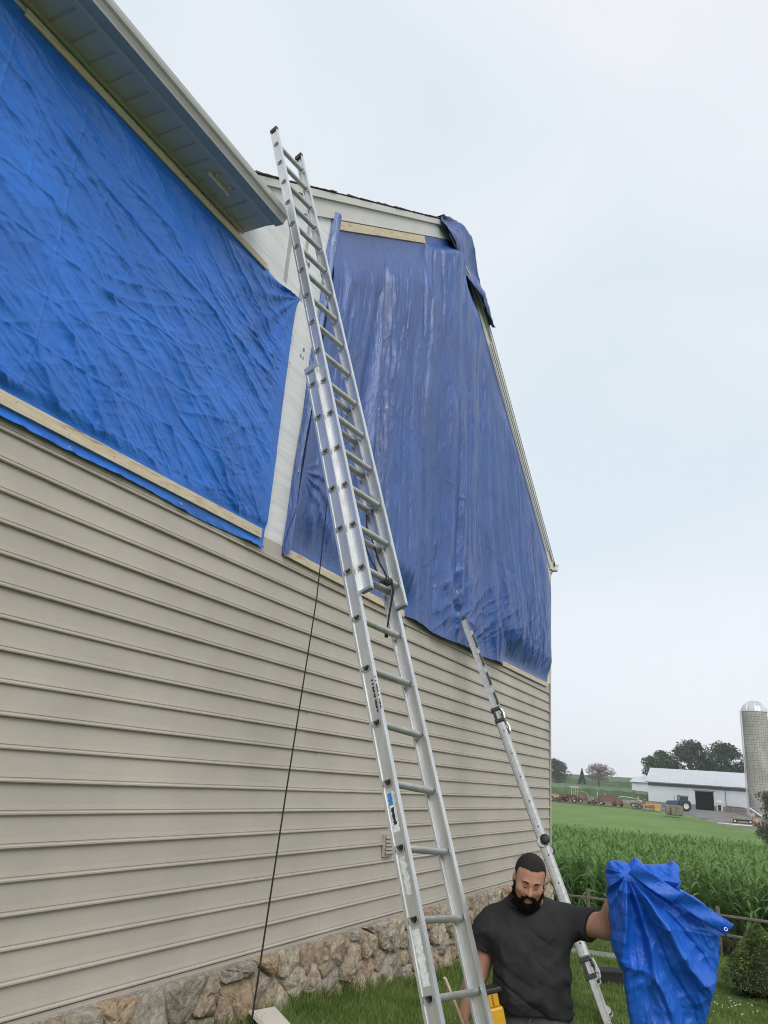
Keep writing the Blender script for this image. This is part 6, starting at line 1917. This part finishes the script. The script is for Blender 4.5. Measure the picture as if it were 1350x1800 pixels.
MB().tube([(0.4, 0, 0.9), (2.2, -0.1, 0.7)], 0.12, 6).obj('arm', yel2, t)
MB().bbox((0.8, -0.3, 0.1), (2.4, 0.3, 0.35)).obj('skid', grym, t)
# more idle tackle, weathered and tangled, each its own frame
rust = M('rust_brown', (0.17, 0.10, 0.07), 0.9, var=0.35, vscale=3)
tan = M('machine_tan', (0.42, 0.32, 0.2), 0.7)
r7 = random.Random(77)
def tackle(name, x, y, rz, label, cat, mats, L, Hh, nb, nw):
    t = thing(name, x, y, rz, label, cat, 'idle farm machines')
    MB().bbox((-L / 2, -0.5, 0.45), (L / 2, -0.38, 0.6)).obj('frame_bar', mats[0], t); MB().bbox((-L / 2, 0.38, 0.45), (L / 2, 0.5, 0.6)).obj('frame_bar', mats[0], t)
    for k in range(nb):
        xx_ = -L / 2 + L * (k + 0.5) / nb
        p0 = (xx_, r7.uniform(-0.5, 0.5), 0.5); p1 = (xx_ + r7.uniform(-0.5, 0.5), r7.uniform(-0.5, 0.5), Hh * r7.uniform(0.6, 1.1)); p2_ = (p1[0] + r7.uniform(-0.6, 0.6), p1[1], Hh * r7.uniform(0.2, 0.9))
        MB().tube([p0, p1, p2_], r7.uniform(0.03, 0.07), 5).obj('arm', mats[k % len(mats)], t)
        MB().tube([(xx_, -0.45, 0.5), (xx_ + 0.1, -0.6, 0.25), (xx_ + 0.25, -0.6, 0.05)], 0.035, 5).obj('tine', mats[-1], t)
    for k in range(nw): wheel(t, -L / 2 + L * (k + 0.5) / nw, r7.choice((-0.62, 0.62)), r7.uniform(0.28, 0.42), 0.18, mats[k % len(mats)])
    MB().prism([(-0.5, -0.35, 0.6), (0.4, -0.35, 0.6), (0.5, -0.35, 0.6 + Hh * 0.35), (-0.3, -0.35, 0.6 + Hh * 0.4)], (0, 0.7, 0)).obj('housing', mats[1 % len(mats)], t)
tackle('cultivator', 147.8, 30.2, 85, 'rusty cultivator with bent tines between the hay rake and the red wagon', 'cultivator', (rust, grym, tan), 2.4, 1.5, 7, 2)
tackle('plough', 148.3, 25.6, 100, 'rust brown plough frame just right of the long red wagon', 'plough', (rust, red_p, grym), 2.2, 1.4, 6, 2)
tackle('old_baler', 150.4, 22.2, 95, 'faded orange baler with pale arms near the left end of the barn', 'baler', (org, wht, rust), 2.6, 1.7, 6, 2)
tackle('harrow', 145.2, 21.6, 105, 'low tangled grey brown harrow in front of the faded baler', 'harrow', (grym, rust, tan), 2.2, 1.0, 8, 1)
tackle('sickle_mower', 149.2, 36.9, 80, 'rusty mower tangle left of the old tractor', 'mower', (rust, tan, dred), 2.0, 1.3, 6, 2)
tackle('bale_elevator', 151.4, 29.4, 92, 'pale metal elevator frame rising behind the red wagon', 'elevator', (wht, grym, rust), 3.0, 2.0, 6, 2)
# weathered pallets and bale by the yard
for (x_, y_, rz, lab) in ((131.5, 15.0, 100, 'weathered straw bale leaning left of the other bale on the yard edge'), (130.6, 13.9, 78, 'weathered grey straw bale with dark side on the yard edge')):
    t = thing('straw_bale', x_, y_, rz, lab, 'bale', 'straw bales on the yard edge')
    straw = M('old_straw', (0.20, 0.18, 0.135), 0.95, var=0.4, vscale=4, bump=0.8, bscale=12)
    mb = MB()
    n1, n2 = 18, 9
    vs = []
    for i in range(n2):
        for k in range(n1):
            a = 2 * math.pi * k / n1; rr_ = 0.70 * (1 + random.uniform(-0.04, 0.04)) * (0.95 if i in (0, n2 - 1) else 1) / (abs(math.cos(a)) ** 6 + abs(math.sin(a)) ** 6) ** (1 / 6)
            vs.append((rr_ * math.cos(a), -0.65 + 1.3 * i / (n2 - 1) + random.uniform(-0.03, 0.03), max(0.0, 0.80 + rr_ * math.sin(a) * 1.02)))
    fs = [(i * n1 + k, i * n1 + (k + 1) % n1, (i + 1) * n1 + (k + 1) % n1, (i + 1) * n1 + k) for i in range(n2 - 1) for k in range(n1)] + [tuple(range(n1 - 1, -1, -1)), tuple(range((n2 - 1) * n1, n2 * n1))]
    mb.add(vs, fs).obj('bale', straw, t)
    for y_2 in (-0.25, 0.25): MB().tube([(0.72 * math.cos(a) / (abs(math.cos(a)) ** 6 + abs(math.sin(a)) ** 6) ** (1 / 6), y_2, 0.80 + 0.73 * math.sin(a) / (abs(math.cos(a)) ** 6 + abs(math.sin(a)) ** 6) ** (1 / 6)) for a in np.linspace(0, 6.28, 25)], 0.02, 4).obj('twine', grym, t)
# things by the barn wall and silo foot
t = thing('calf_hutch', 162.5, 9.9, 0, 'white plastic calf hutch against the barn right of the doorway', 'hutch')
MB().prism([(-0.7, -0.5, 0), (0.7, -0.5, 0), (0.6, -0.5, 1.6), (0, -0.5, 1.9), (-0.6, -0.5, 1.6)], (0, 1.0, 0)).obj('shell', wht, t, bevel=0.06)
MB().bbox((-0.72, -0.25, 0.1), (-0.65, 0.25, 1.1)).obj('opening_shade', dark_in, t)  # solid dark box painted as the shaded hollow of the hutch
t = thing('hay_tedder', 156.5, 7.0, 95, 'small red hay tedder parked near the foot of the silo', 'tedder')
for k in range(3): spoked(t, -1.1 + k * 1.0, 0.0, 0.5, red_p)
MB().tube([(-1.5, 0, 1.0), (1.6, 0, 1.1)], 0.09, 6).obj('beam', red_p, t)
MB().tube([(1.4, 0, 1.1), (0.6, 0, 1.6), (-0.9, 0, 1.2)], 0.05, 6).obj('fold_arm', wht, t)
t = thing('hay_wagon', 128.0, 4.9, 92, 'low wooden hay wagon on the gravel before the silo', 'wagon')
MB().bbox((-1.4, -0.8, 0.55), (1.4, 0.8, 0.68)).obj('deck', M('old_boards', (0.25, 0.21, 0.16), 0.9, var=0.3, vscale=4), t)
for x_ in (-1.35, 1.3): MB().bbox((x_, -0.8, 0.68), (x_ + 0.06, 0.8, 1.15)).obj('end_rack', red_p, t)
MB().bbox((-1.0, -0.82, 0.3), (1.0, -0.7, 0.5)).obj('sill', grn, t)
for x_ in (-1.0, 1.0):
    for y_ in (-0.7, 0.7): wheel(t, x_, y_, 0.3, 0.16)
t = thing('plastic_barrel', 124.0, 3.05, 0, 'round orange and yellow barrel at the foot of the silo', 'barrel')
MB().lathe([(0.001, 0.0), (0.33, 0.0), (0.42, 0.15), (0.45, 0.42), (0.42, 0.7), (0.3, 0.86), (0.1, 0.92), (0.001, 0.92)], 18).obj('drum', org, t, smooth=True)
MB().lathe([(0.30, 0.855), (0.31, 0.93), (0.1, 1.0), (0.001, 1.0)], 18).obj('cap', yel2, t, smooth=True)
t = thing('trough_ring', 122.0, 5.7, 0, 'white curved feed bunk edge lying on the gravel yard', 'feed bunk')
MB().tube([(1.0 * math.cos(a) * 1.2, 2.2 * math.sin(a), 0.12) for a in np.linspace(1.9, 4.4, 16)], 0.12, 6).obj('bunk_rim', wht, t)
t = thing('red_crate', 121.0, 1.7, 15, 'rusty red crate frame beside the orange barrel', 'crate')
for z_ in (0.05, 0.45, 0.85): MB().bbox((-0.5, -0.5, z_), (0.5, 0.5, z_ + 0.1)).obj('slat', M('crate_rust', (0.33, 0.2, 0.14), 0.8, var=0.2, vscale=4), t)
for x_ in (-0.46, 0.40):
    for y_ in (-0.46, 0.40): MB().bbox((x_, y_, 0), (x_ + 0.06, y_ + 0.06, 1.2)).obj('post', red_p, t)

# ---- trees
bark = M('bark', (0.09, 0.07, 0.055), 0.9, var=0.3, vscale=20, bump=0.8, bscale=40)
def tree(x, y, zb, H, R, label, c0, c1, nleaf=6200, leaf=0.46, name='broadleaf_tree', squash=0.85, trunkf=0.28, seed=1, group='trees behind the farm', gaps=0.5):
    t = empty(name, (x, y, zb)); tag(t, label, 'tree', group)
    r = np.random.default_rng(seed)
    mb = MB().tube([(0, 0, -0.5), (0.05, 0, H * 0.2), (0.0, 0.1, H * 0.5), (0.1, 0.0, H * 0.8)], [R * 0.085, R * 0.065, R * 0.045, R * 0.015], 8)
    cl = []
    ncl = 60
    for k in range(ncl):
        a = r.uniform(0, 2 * np.pi); v_ = r.uniform(0, 1); 
        zc_ = H * (trunkf + (1 - trunkf) * v_ * 0.93)
        wv = math.sqrt(max(0.02, 1 - (abs(v_ - 0.42) / 0.60) ** 2))
        rr_ = R * wv * r.uniform(0.3, 1.0) * 0.92
        c_ = np.array((rr_ * math.cos(a), rr_ * math.sin(a), zc_))
        cl.append((c_, R * r.uniform(0.24, 0.42)))
        if k % 2 == 0:
            s_ = H * (trunkf * 0.8 + 0.4 * v_)
            mb.tube([(0, 0, s_), (c_[0] * 0.5, c_[1] * 0.5, (s_ + zc_) / 2 + 0.3), tuple(c_)], [R * 0.03, R * 0.02, R * 0.006], 5)
    mb.obj('trunk', bark, t)
    Vs = []; Fs = []; o_ = 0
    per = nleaf // ncl
    for c_, rc in cl:
        d = r.normal(0, 1, (per, 3)); d /= np.linalg.norm(d, axis=1)[:, None]
        C = c_ + d * (rc * r.uniform(0.55, 1.05, (per, 1))) * np.array((1, 1, squash * 0.8))
        V, Fq = leafcloud(C, d + np.array((0, 0, 0.3)), leaf, 0.7, 0, 0.6)
        Vs.append(V); Fs.append(Fq + o_); o_ += len(V)
    link('crown', npmesh('crown', np.concatenate(Vs), np.concatenate(Fs)), leaf_m(name + '_leaf%d' % seed, c0, c1, trans=0.15, vs=0.6), t)
    return t
dk0, dk1 = (0.026, 0.052, 0.024), (0.072, 0.112, 0.048)
tree(220, 27.0, -0.2, 11.4, 5.2, 'broad dark tree at the left behind the white barn', dk0, dk1, seed=3)
tree(222, 20.0, -0.2, 14.3, 6.2, 'tall dark tree in the middle behind the white barn', dk0, dk1, nleaf=8800, seed=4)
tree(221, 11.4, -0.2, 13.9, 5.8, 'tall dark tree behind the barn next to the silo', dk0, dk1, nleaf=8800, seed=5)
tree(224, 5.0, -0.2, 12.0, 4.2, 'dark tree mostly hidden behind the silo', dk0, dk1, seed=6)
tree(300, 74.5, gz(300, 74), 9.2, 5.2, 'round dark tree on the hill beside the house corner', dk0, dk1, seed=7, trunkf=0.15)
tree(318, 61.9, gz(318, 62), 8.6, 5.6, 'wide pinkish brown tree in flower on the hill', (0.13, 0.10, 0.085), (0.26, 0.19, 0.16), nleaf=3000, seed=8, trunkf=0.3, squash=0.5)
# dark fir on the hill
t = empty('fir_tree', (320, 68.8, gz(320, 68.8))); tag(t, 'small dark fir between the two trees on the hill', 'tree', 'trees on the hill')
MB().tube([(0, 0, -0.5), (0, 0, 6.0)], [0.18, 0.03], 6).obj('trunk', bark, t)
k = 2600
v_ = rng.uniform(0, 1, k); a = rng.uniform(0, 2 * np.pi, k)
pr = 1.75 * (1 - v_) * (0.75 + 0.35 * np.abs(np.sin(v_ * 26))) * rng.uniform(0.6, 1, k)
C = np.stack([np.cos(a) * pr, np.sin(a) * pr, 0.5 + v_ * 5.9], -1)
V, Fq = leafcloud(C, np.stack([np.cos(a), np.sin(a), -0.25 + 0 * a], -1), 0.42, 0.4, 0, 0.3)
link('crown', npmesh('crown', V, Fq), leaf_m('fir_leaf', (0.018, 0.034, 0.022), (0.04, 0.06, 0.038), vs=1.0), t)
# willow-like bush at the right border
bx_, by_ = 92.0, 0.55
tree(bx_, by_, gz(bx_, by_), 5.6, 2.3, 'loose pale green bush before the silo at the right edge', (0.06, 0.085, 0.035), (0.14, 0.165, 0.075), nleaf=5200, leaf=0.24, name='willow_bush', seed=12, trunkf=0.08, group='bushes')
# low shrubs on the crest
# standing corn on the hill: long strips with ragged tops
def cornstrip(name, x0, x1, y0, y1, h, label, seed):
    xs = np.linspace(x0, x1, max(8, int((x1 - x0) / 1.6))); ys_ = np.linspace(y0, y1, int((y1 - y0) / 0.9))
    X, Y = np.meshgrid(xs, ys_, indexing='ij')
    e = np.minimum(np.minimum(sstep(x0, x0 + 0.5, X), 1 - sstep(x1 - 1, x1, X)), 1)
    Z = ground(X, Y) + h * e * (0.80 + 0.35 * rng.uniform(0, 1, X.shape))
    Z = np.where(e < 0.05, ground(X, Y) - 0.3, Z)
    V = np.stack([X + rng.uniform(-0.4, 0.4, X.shape), Y + rng.uniform(-0.3, 0.3, X.shape), Z], -1).reshape(-1, 3)
    g = link(name, npmesh(name, V, gridfaces(len(xs), len(ys_))), leaf_m(name + '_%d' % seed, (0.028, 0.062, 0.018), (0.075, 0.13, 0.04), vs=0.5, trans=0.0))
    tag(g, label, 'corn', kind='stuff')
cornstrip('corn_strip', 176, 226, 21, 96, 2.0, 'dark strip of standing corn behind the idle machines', 1)
cornstrip('corn_strip', 332, 470, 40, 170, 2.2, 'dark strip of standing corn on the crest of the hill', 2)
# ------------------------------------------------------------------ thin summer haze over the fields
hz = MB().bbox((-70, -420, -12), (700, 520, 26)).obj('haze', None)
hm = bpy.data.materials.new('haze_air'); hm.use_nodes = True
n = hm.node_tree.nodes; l = hm.node_tree.links
n.remove(n['Principled BSDF'])
pv = n.new('ShaderNodeVolumePrincipled')
pv.inputs['Color'].default_value = (0.93, 0.96, 1.0, 1)
pv.inputs['Density'].default_value = 0.00042
l.new(pv.outputs['Volume'], n['Material Output'].inputs['Volume'])
hz.data.materials.append(hm)
tag(hz, 'thin pale summer haze lying over the fields', 'haze', kind='stuff')
